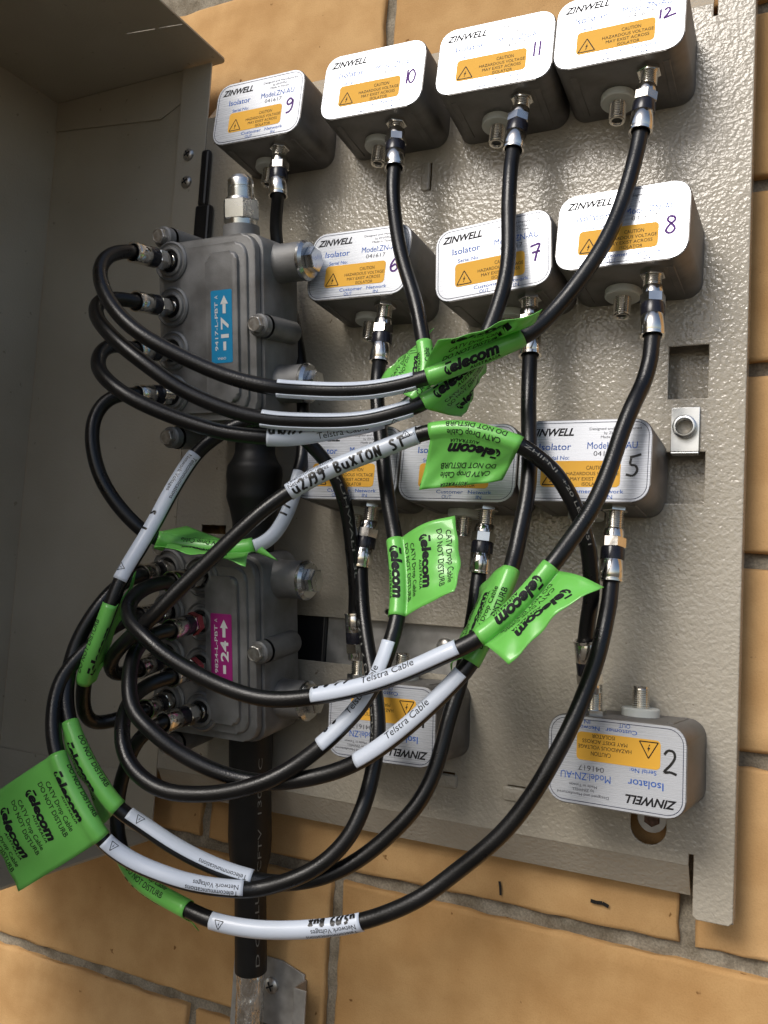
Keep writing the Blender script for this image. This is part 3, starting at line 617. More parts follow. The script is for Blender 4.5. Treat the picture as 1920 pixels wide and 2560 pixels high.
CABLES = {
 '12': {'port': [-215.3,-37.6,186.2],'pts': [[100.2,4.0,247.4],[99.2,1.2,236.4],[97.8,-2.7,222.0],[94.1,-8.0,197.8],[88.1,-14.1,176.8],[79.7,-20.3,158.3],[68.7,-26.3,139.6],[57.6,-32.0,124.5],[49.3,-38.6,114.2],[23.2,-47.2,99.7],[-6.0,-56.7,87.3],[-34.6,-65.4,79.5],[-57.5,-72.8,77.7],[-81.1,-79.6,78.3],[-92.0,-87.0,77.9],[-116.4,-96.3,82.6],[-140.9,-106.8,90.8],[-163.3,-115.8,102.5],[-183.3,-120.4,117.5],[-200.2,-119.5,134.4],[-213.1,-113.8,151.9],[-219.2,-104.9,165.9],[-220.7,-93.4,175.5],[-220.1,-80.0,179.9]],'sleeve': [[-11.6,-58.5,85.8],[-91.0,-86.3,77.9]],'tag': [[-5.6,-56.6,87.5],[45.7,-39.7,112.2]],'flag': [[7.5,-72.0,103.0],[64.0,-60.0,119.5]]},
 '11': {'port': [-214.7,-32.8,154.2],'pts': [[19.6,3.0,249.4],[20.5,-1.2,235.9],[22.1,-6.4,212.7],[24.6,-12.1,183.7],[25.9,-17.3,161.2],[25.8,-22.0,144.5],[22.9,-27.2,125.4],[15.5,-33.9,103.1],[6.1,-41.4,86.7],[-10.9,-48.3,72.4],[-18.5,-54.2,68.5],[-41.4,-60.4,62.7],[-64.6,-67.3,60.2],[-82.7,-74.7,59.8],[-101.5,-83.1,61.0],[-123.3,-93.4,66.1],[-147.6,-104.8,76.0],[-167.0,-114.2,88.5],[-184.0,-119.3,99.8],[-201.1,-118.8,113.1],[-214.6,-113.0,125.8],[-221.9,-103.2,138.3],[-222.9,-90.8,145.4],[-216.4,-77.0,146.1]],'sleeve': [[-17.1,-53.2,69.2],[-101.5,-83.1,61.0]],'tag': [[-10.9,-48.3,72.4],[18.8,-30.9,113.1]],'flag': [[3.2,-20.0,69.5],[13.9,-15.0,99.3]]},
 '10': {'port': [-215.9,-28.1,123.6],'pts': [[-66.9,4.0,252.2],[-65.8,1.1,241.5],[-61.9,-2.9,221.6],[-53.6,-8.1,197.1],[-43.7,-13.9,172.2],[-34.0,-19.5,148.9],[-27.3,-24.1,128.3],[-22.0,-27.6,112.3],[-18.0,-30.8,97.2],[-20.1,-35.0,81.3],[-29.6,-41.0,69.2],[-43.0,-48.9,61.8],[-67.0,-57.9,56.1],[-89.1,-66.7,50.8],[-102.5,-75.5,49.1],[-127.8,-85.5,50.9],[-152.6,-96.5,58.0],[-171.8,-106.0,65.3],[-186.5,-111.8,73.0],[-202.8,-112.4,84.7],[-214.7,-107.3,95.2],[-221.0,-97.5,106.6],[-221.5,-85.2,113.5],[-217.4,-72.0,113.8]],'sleeve': [[-38.0,-46.0,64.6],[-102.3,-75.4,49.1]],'tag': [[-22.9,-36.8,77.6],[-23.2,-26.8,115.9]],'flag': [[-56.2,-22.0,96.8],[-23.5,-12.0,130.3]]},
 '9': {'port': [-217.4,-23.5,93.2],'pts': [[-166.9,10.0,249.9],[-171.1,15.4,245.1],[-174.6,21.2,230.9],[-172.5,26.1,210.5],[-166.3,28.1,185.3],[-158.3,26.8,163.6],[-148.5,22.4,137.1],[-138.0,15.6,109.5],[-128.8,7.6,81.0],[-122.9,0.0,48.4],[-122.3,-6.5,38.1],[-121.5,-12.8,20.7],[-123.7,-19.4,3.9],[-128.9,-25.9,-9.3],[-137.5,-32.4,-15.3],[-155.1,-40.1,-18.3],[-179.2,-49.3,-17.0],[-197.0,-57.9,-13.8],[-198.4,-65.1,-12.3],[-207.7,-72.0,-3.7],[-218.1,-78.4,8.1],[-228.1,-82.8,24.1],[-235.9,-84.2,42.9],[-240.3,-82.9,57.2],[-241.1,-79.1,69.8],[-236.2,-73.7,80.4],[-228.7,-67.3,85.1],[-224.2,-60.0,86.0]],'sleeve': [[-122.3,-6.5,38.1],[-137.5,-32.4,-15.3]],'tag': [[-137.5,-32.4,-15.3],[-197.2,-59.1,-13.6]],'flag': [[-112.5,-75.0,-28.1],[-179.7,-80.0,-18.6]],'flag2': [[-118.3,-30.0,-23.8],[-188.1,-40.0,-3.2]]},
 '1': {'port': [-215.3,-3.1,-125.1],'pts': [[-80.5,11.0,-55.5],[-80.0,6.1,-38.8],[-82.1,-0.2,-3.9],[-84.4,-7.1,18.4],[-90.2,-13.1,38.1],[-98.7,-18.0,49.9],[-105.4,-22.9,57.3],[-118.4,-28.9,66.3],[-133.2,-36.0,69.7],[-147.4,-43.1,67.4],[-155.6,-49.1,61.1],[-162.7,-54.1,54.2],[-168.9,-59.8,43.9],[-175.0,-67.5,24.2],[-183.8,-76.6,-4.4],[-189.9,-84.9,-25.4],[-195.5,-91.0,-42.8],[-197.9,-94.8,-58.7],[-207.5,-95.2,-86.1],[-217.5,-91.2,-107.7],[-227.4,-83.0,-127.0],[-230.3,-72.7,-139.3],[-223.6,-62.6,-138.0],[-212.9,-53.4,-132.7],[-207.7,-45.0,-129.7]],'sleeve': [[-169.4,-60.3,42.5],[-195.5,-91.0,-42.8]],'tag': [[-217.8,-91.0,-108.2],[-197.8,-94.5,-57.7]],'flag': [[-212.3,-85.0,-104.8],[-196.7,-75.0,-36.1]]},
 '2': {'port': [-214.5,-7.9,-93.1],'pts': [[78.4,6.0,-61.2],[80.6,0.8,-48.0],[83.2,-3.9,-38.5],[82.6,-8.1,-19.9],[80.9,-12.8,-6.3],[75.9,-18.1,11.0],[70.2,-23.6,25.4],[63.4,-28.5,35.9],[55.7,-32.4,42.9],[48.8,-35.3,47.9],[46.3,-37.7,49.4],[18.1,-40.8,57.3],[-10.2,-45.4,56.9],[-40.5,-51.5,45.5],[-65.3,-58.0,33.5],[-90.1,-65.1,18.0],[-107.4,-74.1,1.8],[-132.7,-84.5,-27.0],[-149.5,-93.2,-47.7],[-160.2,-97.8,-61.7],[-174.3,-97.2,-73.5],[-191.0,-92.0,-84.8],[-206.6,-83.0,-96.7],[-214.3,-72.0,-105.8],[-214.3,-60.7,-106.5],[-212.2,-50.0,-102.1]],'sleeve': [[-90.1,-65.1,18.0],[-14.3,-46.2,55.4]],'tag': [[46.7,-37.3,49.2],[-7.8,-45.0,56.9]],'flag': [[35.0,-32.0,28.8],[-14.0,-40.0,22.6]]},
 '8': {'port': [-184.3,-16.6,-35.9],'pts': [[111.4,4.0,119.8],[110.8,1.0,111.8],[110.3,-2.7,100.1],[107.3,-7.0,84.4],[106.2,-12.1,78.4],[101.0,-18.6,58.5],[97.0,-26.3,40.6],[91.3,-34.2,20.6],[85.7,-41.3,5.4],[78.1,-47.4,-8.7],[72.8,-53.1,-18.8],[54.7,-59.0,-43.7],[36.1,-64.4,-63.3],[28.7,-68.5,-68.1],[2.7,-72.1,-82.4],[-23.4,-76.1,-92.8],[-54.7,-80.7,-100.8],[-81.7,-86.1,-104.2],[-107.9,-91.9,-100.7],[-129.1,-97.1,-93.6],[-146.0,-101.0,-85.0],[-159.8,-102.6,-75.9],[-175.8,-100.6,-66.9],[-184.1,-93.9,-59.1],[-187.8,-83.2,-50.8],[-185.2,-71.0,-44.8],[-182.9,-59.0,-41.9]],'sleeve': [[-54.7,-80.7,-100.8],[28.7,-68.5,-68.1]],'tag': [[72.0,-53.4,-19.9],[36.7,-64.2,-62.6]],'flag': [[105.2,-66.0,-31.2],[60.7,-84.0,-71.7]]},
 '7': {'port': [-184.0,-11.9,-66.8],'pts': [[36.2,6.0,113.4],[38.8,-0.1,99.5],[41.6,-7.8,77.8],[44.9,-16.5,56.4],[47.6,-25.2,25.2],[47.1,-32.9,0.8],[46.1,-38.8,-18.2],[45.8,-43.9,-25.7],[39.0,-49.4,-49.5],[30.0,-54.5,-75.7],[26.4,-58.4,-82.5],[7.3,-61.4,-105.3],[-10.9,-64.0,-122.5],[-31.2,-66.9,-136.8],[-51.8,-71.0,-146.7],[-76.3,-76.9,-153.6],[-101.2,-84.0,-153.4],[-121.8,-91.1,-148.6],[-138.8,-96.9,-140.3],[-155.2,-100.1,-128.9],[-168.0,-100.1,-120.4],[-176.1,-96.9,-108.3],[-182.1,-90.9,-96.8],[-187.5,-82.5,-87.1],[-189.1,-72.7,-79.4],[-187.7,-63.2,-75.6],[-183.1,-55.0,-73.6]],'sleeve': [[-31.2,-66.9,-136.8],[26.4,-58.4,-82.5]],'tag': [[30.1,-54.4,-75.3],[45.9,-42.9,-24.3]],'flag': [[6.9,-30.0,-83.7],[22.8,-25.0,-35.1]]},
 '6': {'port': [-185.8,-7.2,-98.1],'pts': [[-70.5,6.0,115.9],[-67.8,0.9,105.6],[-64.0,-5.4,82.4],[-57.2,-12.7,62.6],[-48.4,-20.6,38.9],[-37.8,-28.8,11.1],[-29.6,-36.6,-5.3],[-21.9,-44.1,-32.2],[-17.4,-50.5,-54.7],[-18.0,-55.3,-66.2],[-21.1,-59.3,-80.8],[-31.2,-63.5,-102.0],[-41.6,-68.0,-117.7],[-51.9,-72.7,-130.5],[-66.6,-78.2,-143.6],[-80.9,-84.6,-152.6],[-105.2,-91.2,-160.8],[-125.8,-97.1,-164.5],[-142.0,-101.6,-164.4],[-159.8,-104.1,-156.6],[-172.5,-103.4,-144.6],[-180.1,-98.6,-133.1],[-186.5,-90.4,-124.2],[-190.9,-79.9,-118.2],[-191.4,-68.9,-112.0],[-188.2,-58.9,-107.5],[-183.5,-50.0,-104.7]],'sleeve': [[-51.9,-72.7,-130.5],[-18.4,-55.7,-67.9]],'tag': [[-29.3,-36.9,-6.3],[-17.6,-50.3,-53.7]],'flag': [[8.0,-44.0,8.3],[21.7,-58.0,-38.1]]},
 '5': {'port': [-186.5,-2.3,-130.3],'pts': [[92.4,4.0,-26.2],[92.5,-0.9,-37.9],[92.4,-6.9,-48.3],[91.5,-14.0,-66.4],[87.3,-21.2,-87.7],[81.0,-27.7,-107.8],[70.8,-33.1,-130.2],[60.8,-37.8,-148.8],[43.9,-42.2,-171.8],[17.5,-46.6,-197.7],[3.1,-51.1,-209.4],[-26.3,-56.2,-226.1],[-54.5,-61.9,-235.1],[-85.6,-67.1,-241.2],[-106.8,-71.1,-241.6],[-120.0,-73.6,-240.1],[-135.2,-74.1,-237.1],[-174.8,-71.5,-228.8],[-197.3,-65.8,-219.6],[-211.0,-59.0,-208.3],[-218.3,-53.9,-193.1],[-218.6,-51.6,-176.9],[-211.9,-51.4,-158.8],[-206.4,-50.9,-148.9],[-198.7,-48.8,-141.6],[-191.1,-45.0,-136.0]],'sleeve': [[-120.0,-73.6,-240.1],[-27.0,-56.3,-226.3]],'tag': [[-199.7,-64.6,-217.6],[-135.2,-74.1,-237.1]],'flag': [[-193.6,-66.0,-226.4],[-137.2,-60.0,-253.7]]},
 '4': {'port': [-211.7,-17.3,-31.5],'pts': [[8.7,8.0,-25.2],[9.3,4.2,-34.1],[9.9,-0.5,-51.6],[8.8,-5.9,-76.1],[6.8,-11.2,-98.3],[3.6,-16.0,-114.0],[2.1,-20.8,-129.5],[-0.5,-26.3,-147.8],[-7.9,-32.6,-166.8],[-25.6,-39.4,-187.7],[-43.4,-46.0,-202.9],[-61.3,-52.6,-212.2],[-81.6,-59.8,-216.4],[-95.3,-68.0,-214.4],[-119.7,-77.5,-208.4],[-144.8,-86.8,-198.9],[-171.5,-93.7,-185.8],[-177.5,-98.2,-180.4],[-188.4,-101.2,-167.5],[-202.4,-103.0,-150.9],[-216.7,-103.0,-132.8],[-223.8,-101.1,-118.2],[-226.6,-97.9,-102.8],[-226.7,-94.0,-85.7],[-222.5,-89.9,-70.3],[-218.1,-85.1,-59.1],[-215.0,-78.9,-49.9],[-212.2,-70.4,-43.7],[-207.2,-60.0,-38.3]],'sleeve': [[-95.3,-68.0,-214.4],[-172.3,-94.3,-185.0]],'tag': [[-216.7,-103.0,-132.8],[-177.5,-98.2,-180.4]],'flag': [[-242.7,-85.0,-145.4],[-203.8,-80.0,-198.1]]},
 '3': {'port': [-214.0,-12.6,-62.3],'pts': [[-76.2,8.0,-24.5],[-72.2,3.0,-38.5],[-67.0,-3.5,-54.9],[-58.5,-11.5,-75.6],[-49.1,-19.8,-95.3],[-40.1,-27.2,-118.0],[-35.8,-33.8,-136.6],[-35.3,-39.4,-154.3],[-35.2,-44.8,-164.9],[-40.0,-50.9,-182.8],[-53.8,-58.0,-200.1],[-71.9,-65.1,-211.3],[-90.8,-71.0,-218.7],[-95.5,-76.4,-218.6],[-112.6,-82.9,-218.5],[-130.8,-91.3,-216.0],[-157.7,-100.4,-208.3],[-176.0,-107.6,-197.0],[-180.8,-112.1,-188.0],[-198.7,-114.5,-166.8],[-212.9,-115.0,-149.4],[-219.0,-113.8,-137.8],[-223.3,-111.3,-127.6],[-225.9,-107.8,-114.6],[-225.5,-103.0,-102.4],[-220.2,-96.1,-90.1],[-215.9,-85.9,-79.9],[-214.7,-71.9,-71.7],[-211.5,-55.0,-66.5]],'sleeve': [[-95.5,-76.4,-218.6],[-176.0,-107.6,-197.0]],'tag': [[-212.6,-115.0,-149.8],[-177.6,-109.1,-194.1]],'flag': [[-268.0,-120.0,-188.3],[-231.8,-118.0,-234.7]]},
}
TAP_ORIGIN = {'17': [-187.1,-30.0,136.0],'24': [-182.8,-8.0,-92.7]}
tap('17', 'grey cast cable tap with a blue sticker reading 17 and four ports', TAP_ORIGIN['17'], 0.0006, 'blue_label', '9417-L-PBT', '17',
    [(-0.0285, 0.0507), (-0.0280, 0.0186), (-0.0285, -0.0125), (-0.0295, -0.0433)], True)
tap('24', 'grey cast cable tap with a magenta sticker reading 24 and eight ports', TAP_ORIGIN['24'], 0.0074, 'magenta_label', '9824-L-PBT', '24',
    [(-0.0300, 0.0619), (-0.0312, 0.0308), (-0.0316, -0.0005), (-0.0325, -0.0328), (-0.0015, 0.0574), (-0.0015, 0.0262), (-0.0029, -0.0054), (-0.0037, -0.0380)], False)

# ================================================================ cables
RC = 0.0048
def vspline(pts, step=0.0025):
    raw = spline2([tuple(p) for p in pts], 14)
    P = [Vector(p) for p in raw]; out = [P[0]]; acc = 0.0
    for a, b in zip(P, P[1:]):
        d = (b - a).length
        if d < 1e-9: continue
        t = step - acc
        while t <= d: out.append(a.lerp(b, t / d)); t += step
        acc = (acc + d) % step if d >= step - acc else acc + d
    return out
def smooth_path(P, it=10, keep=3):
    for _ in range(it):
        Q = P[:]
        for i in range(keep, len(P) - keep): Q[i] = P[i] * 0.5 + (P[i - 1] + P[i + 1]) * 0.25
        P = Q
    return P
def tangents(P): return [(P[min(i + 1, len(P) - 1)] - P[max(i - 1, 0)]).normalized() for i in range(len(P))]
def tube(name, P, rad, mat, parent, off, n=16, caps=True):
    """rad: number or function of index"""
    T = tangents(P); u = T[0].orthogonal().normalized(); bm = bmesh.new(); rings = []
    for i, (p, t) in enumerate(zip(P, T)):
        u = (u - t * u.dot(t)).normalized(); v = t.cross(u); r = rad(i) if callable(rad) else rad
        rings.append([bm.verts.new(p - off + (u * math.cos(2 * math.pi * k / n) + v * math.sin(2 * math.pi * k / n)) * r) for k in range(n)])
    for a, b in zip(rings, rings[1:]):
        for k in range(n): bm.faces.new((a[k], a[(k + 1) % n], b[(k + 1) % n], b[k]))
    if caps: bm.faces.new(rings[0][::-1]); bm.faces.new(rings[-1])
    return from_bm(name, bm, mat, parent, 60)
def nearest(P, q): return min(range(len(P)), key=lambda i: (P[i] - q).length_squared)
FRONT = Vector((0.36, -0.93, 0.04)).normalized()
class Strip:
    """surface coordinates on a stretch of cable: a = metres along, angle about the cable (0 faces the room, + = reading upwards)"""
    def __init__(s, P, i0, i1):
        seg = P[i0:i1 + 1] if i0 <= i1 else P[i1:i0 + 1][::-1]
        s.p = seg; s.t = tangents(seg); s.L = [0.0]
        for a, b in zip(seg, seg[1:]): s.L.append(s.L[-1] + (b - a).length)
        s.len = s.L[-1]
    def frame(s, a):
        a = max(0.0, min(s.len, a)); i = 0
        while i < len(s.L) - 2 and s.L[i + 1] < a: i += 1
        f = (a - s.L[i]) / max(s.L[i + 1] - s.L[i], 1e-9)
        p = s.p[i].lerp(s.p[i + 1], f); t = s.t[i].lerp(s.t[i + 1], f).normalized()
        w = (FRONT - t * FRONT.dot(t)).normalized(); return p, t, w, w.cross(t)
    def at(s, a, phi, r):
        p, t, w, u = s.frame(a); return p + (w * math.cos(phi) + u * math.sin(phi)) * r
def grid_mesh(name, fn, na, nb, mat, parent, solid=0.0):
    verts = [fn(i / na, j / nb) for i in range(na + 1) for j in range(nb + 1)]
    faces = [(i * (nb + 1) + j, (i + 1) * (nb + 1) + j, (i + 1) * (nb + 1) + j + 1, i * (nb + 1) + j + 1) for i in range(na) for j in range(nb)]
    o = from_pydata(name, verts, faces, mat, parent, True)
    if solid:
        md = o.modifiers.new('thickness', 'SOLIDIFY'); md.thickness = solid; md.offset = 0
    return o
# plug-on connector, axis +Z, its cable end at z = 0 and its nut towards -Z
CONN = {}
def connector(parent, end, direction, off, red=False):
    """direction = from the socket towards the cable"""
    m4 = axis_mat(end, direction, off, random.uniform(0, 1.0))
    if not CONN:
        CONN['crimp_sleeve'] = from_bm('crimp_sleeve', bm_lathe([(0.00565, -0.0005), (0.00621, 0.0), (0.00723, 0.0), (0.00734, -0.0012), (0.00678, -0.0016), (0.00678, -0.0022), (0.00701, -0.0026), (0.00701, -0.0128), (0.00655, -0.0132)], 28), M['nickel'], None, 50)
        CONN['seal_ring'] = from_bm('seal_ring', bm_lathe([(0.00565, -0.0129), (0.00695, -0.0129), (0.00706, -0.0135), (0.00706, -0.0200), (0.00678, -0.0206), (0.00565, -0.0206)], 28), M['black_ring'], None, 50)
        CONN['hex_nut'] = from_bm('hex_nut', bm_hex(0.0076, -0.0268, -0.0204, 0.0006), M['nickel'], None)
        CONN['nut_collar'] = from_bm('nut_collar', bm_lathe([(0.00633, -0.0262), (0.00633, -0.0312), (0.00588, -0.0318), (0.00452, -0.0318)], 26), M['nickel'], None, 50)
        for o in CONN.values(): COL.objects.unlink(o)
    root = share('connector', CONN['crimp_sleeve'].data, parent, mat4=m4)
    for k in ('seal_ring', 'hex_nut', 'nut_collar'): share(k, CONN[k].data, root)
    if red:
        from_bm('red_tape', bm_lathe([(0.0080, -0.0272), (0.0082, -0.0270), (0.0082, -0.0222), (0.0080, -0.0220)], 6), M['red_cap'], root)
    return root
def tel_logo(buf, x, y, h):
    """the tag's word mark: swash T and heavy italic letters"""
    k = h / 1.0
    sw = [(0.02, 0.72), (-0.16, 0.62), (-0.26, 0.38), (-0.22, 0.08), (-0.02, -0.16), (0.18, -0.20), (0.30, -0.12), (0.34, 0.02), (0.24, 0.0), (0.20, 0.10), (0.12, 0.42), (0.06, 0.42), (0.0, 0.16), (-0.08, 0.22), (-0.07, 0.42), (0.06, 0.58)]
    put_poly(buf, [(x + a * k + 0.25 * k, y + b * k) for a, b in sw])
    put_poly(buf, [(x + a * k + 0.25 * k, y + b * k) for a, b in ((0.0, 0.82), (0.62, 0.82), (0.68, 1.04), (0.06, 1.04))])
    put_text(buf, 'elecom', x + 0.52 * k, y, h * 0.98, h * 4.9, 0.052, 0.22)
PATTERN = 0.0245
def tag_rows(base, vmin, vmax):
    rows = []
    for j in range(-3, 4):
        o = base + j * PATTERN
        for kind, dv, hh in (('logo', 0.0, 0.0062), ('aus', -0.0028, 0.0018), ('catv', -0.0088, 0.0032), ('dnd', -0.0140, 0.0032)):
            if o + dv > vmin + 0.0003 and o + dv + hh < vmax - 0.0003: rows.append((kind, o + dv))
    return rows
def green_tag(cable, off, P, spec, base, bulge=0.0, bulge2=0.0):
    tA, tB = (Vector(v) / 1000 for v in spec['tag']); eA, eB = (Vector(v) / 1000 for v in spec['flag'])
    S = Strip(P, nearest(P, tA), nearest(P, tB)); r = RC + 0.0006
    p, t, w, u = S.frame(S.len / 2); sg = 1.0 if (eA.lerp(eB, 0.5) - p).dot(u) > 0 else -1.0
    ph1 = R(62); v1 = r * ph1; v0 = -r * R(165)
    Lf = 0.0
    for k in range(5): Lf += ((eA.lerp(eB, k / 4) - S.at(S.len * k / 4, sg * ph1, r)).length) / 5
    def surf(a, v, lift=0.0):            # v grows towards the flag
        f = a / S.len
        if v <= v1: return S.at(a, sg * v / r, r + lift) - off
        tau = (v - v1) / Lf
        p1 = S.at(a, sg * ph1, r); e = eA.lerp(eB, f); q = p1.lerp(e, tau)
        pp, t, w, u = S.frame(a); nrm = (e - p1).cross(t).normalized()
        if nrm.dot(FRONT) < 0: nrm.negate()
        tau = max(0.0, min(1.2, tau))
        q = q + nrm * (bulge * math.sin(math.pi * tau) + bulge2 * tau * tau * math.sin(3.0 * f + 0.6) + lift)
        q = q + nrm * (0.0010 * math.sin(9 * f + 5 * tau) + 0.0006 * math.sin(21 * f - 9 * tau + 1)) * tau
        return q - off
    g = grid_mesh('tag', lambda i, j: surf(i * S.len, v0 + (v1 + Lf - v0) * j), 22, 30, M['green'], cable, 0.0003)
    g['label'] = 'green flag tag with black lettering'
    lo, hi = (v0, v1 + Lf) if sg > 0 else (-(v1 + Lf), -v0)
    x0 = max(0.0035, (S.len - 0.036) / 2); sc = min(1.0, (S.len - 0.005) / 0.040)
    for kind, v in tag_rows(base, lo, hi):
        buf = ([], [])
        if kind == 'logo': tel_logo(buf, x0 - 0.001, v, 0.0062 * sc)
        elif kind == 'aus': put_text(buf, 'AUSTRALIA', x0 + 0.013 * sc, v, 0.0018, 0.0190 * sc, 0.03, 0.2, space=1.25)
        elif kind == 'catv': put_text(buf, 'CATV Drop Cable', x0 + 0.001, v, 0.0033, 0.0330 * sc, 0.008)
        else: put_text(buf, 'DO NOT DISTURB', x0 - 0.001, v, 0.0033, 0.0360 * sc, 0.008)
        curved_ink('lettering', buf, M['ink_black'], g, lambda a, b: surf(a, sg * b, 0.00032), 0.0016)
    if 'flag2' in spec:
        fA, fB = (Vector(v) / 1000 for v in spec['flag2'])
        grid_mesh('tag_back_leaf', lambda i, j: S.at(i * S.len, -sg * ph1, r).lerp(fA.lerp(fB, i), j) - off, 14, 8, M['green'], g, 0.0003)
    return g
# per cable: sleeve reading direction (1 = as listed), white arc in degrees, lettering (text, start fraction, degrees, cap, kind), tag row phase
SL = {'12': (-1, (22, 308), [('tri', 0.93, -82)], -0.0035, -0.002, 0.0), '11': (-1, (22, 308), [('tri', 0.88, -80)], -0.0025, 0.0, 0.0),
      '10': (-1, (-115, 75), [('hand', 'u10/99 BuXTON', 0.02, 10, 0.0034), ('Telstra Cable', 0.44, -50, 0.0040)], 0.0060, 0.004, 0.0),
      '9': (1, (-35, 160), [('hand', 'u1 / 1', 0.25, -30, 0.003)], 0.0040, 0.003, 0.0),
      '1': (1, (-120, 62), [('Telecommunications', 0.03, 22, 0.0026), ('Network Voltages', 0.03, -22, 0.0026), ('hand', 'S  1', 0.48, -62, 0.003), ('tri', 0.92, -25)], -0.0090, 0.0, 0.0),
      '2': (1, (-120, 120), [('Telecommunications', 0.02, 38, 0.0027), ('Network Voltages', 0.02, 2, 0.0027), ('hand', 'u2/99 BuXTON ST', 0.04, -52, 0.0040), ('tri', 0.93, 22), ('Caution', 0.88, -4, 0.0022)], 0.0098, -0.002, 0.0),
      '8': (1, (-30, 150), [('hand', 'u 8 / 9', 0.02, 58, 0.0026), ('Telstra Cable', 0.36, 24, 0.0042)], -0.0032, 0.004, 0.006),
      '7': (1, (-30, 150), [('Telstra Cable', 0.30, 18, 0.0042)], 0.0120, 0.002, 0.0),
      '6': (1, (-30, 150), [('hand', 'u 6', 0.1, 55, 0.0026), ('Telstra Cable', 0.34, 18, 0.0042)], -0.0032, 0.003, -0.006),
      '5': (-1, (-80, 82), [('Telecommunications', 0.03, 28, 0.0026), ('Network Voltages', 0.03, -8, 0.0026), ('hand', 'u5/99 BuX', 0.03, -72, 0.0026), ('tri', 0.93, -5)], -0.0100, 0.0, 0.0),
      '4': (1, (-135, 2), [('Telecommunications', 0.03, -30, 0.0026), ('tri', 0.90, -40)], -0.0065, -0.004, 0.0),
      '3': (1, (-135, 22), [('Telecommunications', 0.03, -6, 0.0026), ('Network Voltages', 0.03, -42, 0.0026), ('tri', 0.93, -35)], -0.0052, 0.002, 0.003)}
CAB_WORDS = {'12': 'hanging from the top right box', '11': 'looping out to the upper tap', '10': 'turning sharply behind green tags', '9': 'running down behind the upper tap', '8': 'with its green tag curled open',
             '7': 'with its green tag folded back', '6': 'with a green tag flying to the right', '5': 'making the lowest and widest loop', '4': 'with its green tag wrapped tight', '3': 'with the largest green flag tag',
             '2': 'with handwriting along its white sleeve', '1': 'with a steeply slanting white sleeve'}
for num, spec in CABLES.items():
    sp, sd = SOCKET_IN[num]; pts = [Vector(p) / 1000 for p in spec['pts']]; port = Vector(spec['port']) / 1000
    end_i, end_t = pts[0], pts[-1]
    d_i = (end_i - sp).normalized(); d_t = (end_t - port).normalized()
    off = end_i.copy()
    cb = thing('drop_cable', 'black cable plugged into the box numbered %s, %s' % (num, CAB_WORDS[num]), 'cable', off, 'drop cables between boxes and taps')
    path = vspline([end_i - d_i * 0.006, end_i + d_i * 0.001] + pts[1:-1] + [end_t - d_t * -0.001, end_t - d_t * 0.006])
    P = smooth_path(path, 14)
    rj = random.Random('cable' + num); jit = [Vector((0, 0, 0))] * len(P)      # small kinks left by coiling
    jit = [Vector((rj.uniform(-1, 1), rj.uniform(-1, 1), rj.uniform(-1, 1))) * 0.006 for _ in P]
    for _ in range(3):
        w_ = 7; jit = [sum((jit[k] for k in range(max(0, i - w_), min(len(P), i + w_ + 1))), Vector((0, 0, 0))) / (2 * w_ + 1) for i in range(len(P))]
    P = [p + jit[i] * min(1.0, i / 8, (len(P) - 1 - i) / 8) for i, p in enumerate(P)]
    tube('jacket', P, RC, M['jacket'], cb, off)
    connector(cb, end_i, d_i, off)
    connector(cb, end_t, d_t, off, red=num in ('7', '6'))
    rev, arc, texts, base, bulge, bulge2 = SL[num]
    a0, a1 = (Vector(v) / 1000 for v in spec['sleeve'])
    if rev < 0: a0, a1 = a1, a0
    S = Strip(P, nearest(P, a0), nearest(P, a1)); rs = RC + 0.0005
    sv = grid_mesh('marker_sleeve', lambda i, j: S.at(i * S.len, R(arc[0] + (arc[1] - arc[0]) * j), rs) - off, 40, 24, M['sleeve_white'], cb, 0.0004)
    kb, hb, tri = ([], []), ([], []), ([], [])
    for tx in texts:
        if tx[0] == 'tri': put_triangle(tri, tx[1] * S.len, R(tx[2]) * rs - 0.002, 0.0055, 0.0004)
        elif tx[0] == 'hand': write_hand(hb, tx[1], tx[2] * S.len, R(tx[3]) * rs, tx[4] * 0.95, tx[4] * 1.1, 0.0015, 1.4)
        elif tx[0] == 'Caution': put_text(tri, tx[0], tx[1] * S.len, R(tx[2]) * rs, tx[3], None, -0.002)
        else: put_text(kb, tx[0], tx[1] * S.len, R(tx[2]) * rs, tx[3], None, 0.0)
    sf = lambda a, b: S.at(a, b / rs, rs + 0.00036) - off
    if kb[0]: curved_ink('lettering', kb, M['ink_black'], sv, sf)
    if tri[0]: curved_ink('warning_triangle', tri, M['ink_black'], sv, sf)
    if hb[0]: curved_ink('handwriting', hb, M['marker_black'], sv, sf)
    green_tag(cb, off, P, spec, base, bulge, bulge2)
    if num in ('2', '1', '3'):           # pale lettering moulded along the jacket
        k0, k1 = {'2': (4, 10), '1': (0, 4), '3': (1, 6)}[num]
        S2 = Strip(P, nearest(P, pts[k1]), nearest(P, pts[k0])); lb = ([], [])
        put_text(lb, {'2': 'ZHIPNI  +20 LEK  051', '1': 'YUHWALI  3082', '3': 'NALKUN  LJ 7 1172'}[num], 0.002, -0.0008, 0.0019, min(S2.len - 0.004, 0.085), 0.0)
        curved_ink('jacket_print', lb, M['cable_print'], cb, lambda a, b: S2.at(a, b / RC + {'2': 0.1, '1': 0.3, '3': 0.75}[num], RC + 0.00012) - off)

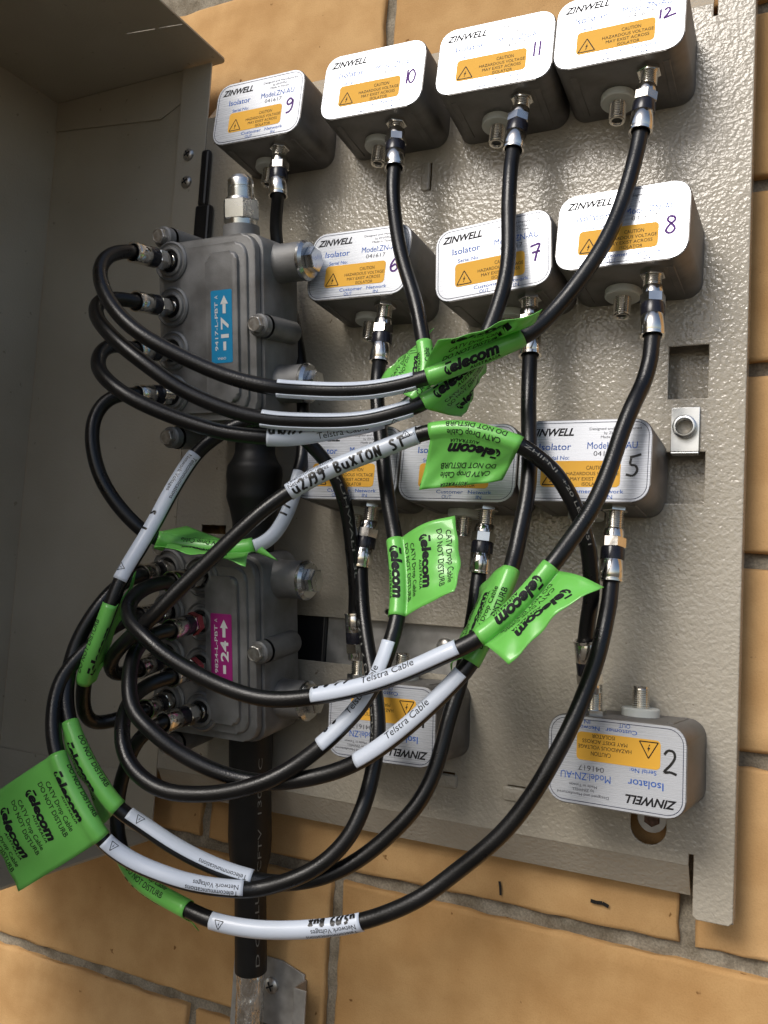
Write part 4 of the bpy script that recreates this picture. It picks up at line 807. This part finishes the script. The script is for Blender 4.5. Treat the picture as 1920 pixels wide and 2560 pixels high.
# ================================================================ trunk cable and its clamp
link_pts = [Vector(v) / 1000 for v in ((-167, 1, 82), (-167.1, 2, 70.9), (-167.2, 4, 60.4), (-166.5, 5, 34.7), (-166.1, 7, 5.8), (-165.7, 9, -23.1), (-165.7, 9.5, -36))]
lk = thing('trunk_link', 'short black heat-shrunk cable link joining the two taps', 'cable', link_pts[-1], 'trunk cable pieces')
P = vspline(link_pts, 0.002); n_ = len(P)
def rl(i):
    z = P[i].z * 1000
    pts_ = [(-40, 15.5), (-10, 15.0), (4, 15.2), (14, 17.5), (22, 20.0), (30, 19.6), (38, 20.4), (44, 19.8), (49, 16.5), (54, 14.6), (75, 14.4), (90, 14.4)]
    for (z0, r0), (z1, r1) in zip(pts_, pts_[1:]):
        if z0 <= z <= z1: return (r0 + (r1 - r0) * (z - z0) / (z1 - z0)) / 1000
    return 0.0145
tube('heat_shrink', P, rl, M['shrink'], lk, link_pts[-1], 28)
tr_pts = [Vector(v) / 1000 for v in ((-166, 20, -138), (-165.6, 22, -147.1), (-168.8, 30, -183), (-170.9, 38, -227.8), (-170.9, 44, -272.3), (-170.1, 50, -326.8), (-170.2, 52, -362.9), (-169, 52, -410), (-168, 52, -470))]
tk = thing('trunk_cable', 'thick black trunk cable dropping from the lower tap, foil wrapped at its foot', 'cable', tr_pts[-1], 'trunk cable pieces')
P = vspline(tr_pts, 0.003)
i_end = min(range(len(P)), key=lambda i: abs(P[i].z + 0.324))
def rt(i):
    z = P[i].z * 1000
    pts_ = [(-330, 11.4), (-322, 11.9), (-262, 11.6), (-250, 12.4), (-240, 15.2), (-225, 16.0), (-190, 15.3), (-160, 16.0), (-140, 16.0)]
    for (z0, r0), (z1, r1) in zip(pts_, pts_[1:]):
        if z0 <= z <= z1: return (r0 + (r1 - r0) * (z - z0) / (z1 - z0)) / 1000
    return 0.016
off = tr_pts[-1]
hs = tube('heat_shrink', P[:i_end + 1], rt, M['shrink'], tk, off, 28)
rf = random.Random(5)
tube('foil_wrap', P[i_end - 1:], lambda i: 0.0103 + rf.uniform(-0.0003, 0.0003), M['foil'], tk, off, 26)
S = Strip(P, i_end, 0)
tb = ([], []); put_text(tb, 'D CELLUS  CFTV  1300  C', 0.008, 0, 0.0030, 0.158, -0.006)
def tsurf(a, b):
    p, t, w, u = S.frame(a); i = nearest(P, p); rr = rt(i) + 0.0003; ph = -0.78 + b / rr
    return p + (w * math.cos(ph) + u * math.sin(ph)) * rr - off
curved_ink('lettering', tb, M['cable_print'], hs, tsurf, 0.002)
br = thing('wall_bracket', 'galvanised channel bracket screwed to the brick beside the foil-wrapped cable', 'bracket', (-0.165, WALL_Y, -0.41))
bo = Vector((-0.165, WALL_Y, -0.41))
sheet('back_plate', [(-0.036, -0.06), (0.0275, -0.06), (0.0275, 0.0825), (0.0075, 0.0880), (-0.036, 0.0880)], [rect(-0.010, 0.0235, 0.004, 0.040)], 0.0016, 0.0003, M['galv'], br, Matrix.Translation((0, -0.0018, 0)) @ XZ)
from_bm('side_flange', bm_box(0.0276, 0.0292, -0.016, -0.001, -0.06, 0.0790, 0.0004), M['galv'], br)
from_bm('return_lip', bm_box(0.0280, 0.0385, -0.0176, -0.0161, -0.06, 0.0790, 0.0004), M['galv'], br)
pan_screw(br, (-0.0005, -0.0026, 0.0683), 0.0062)
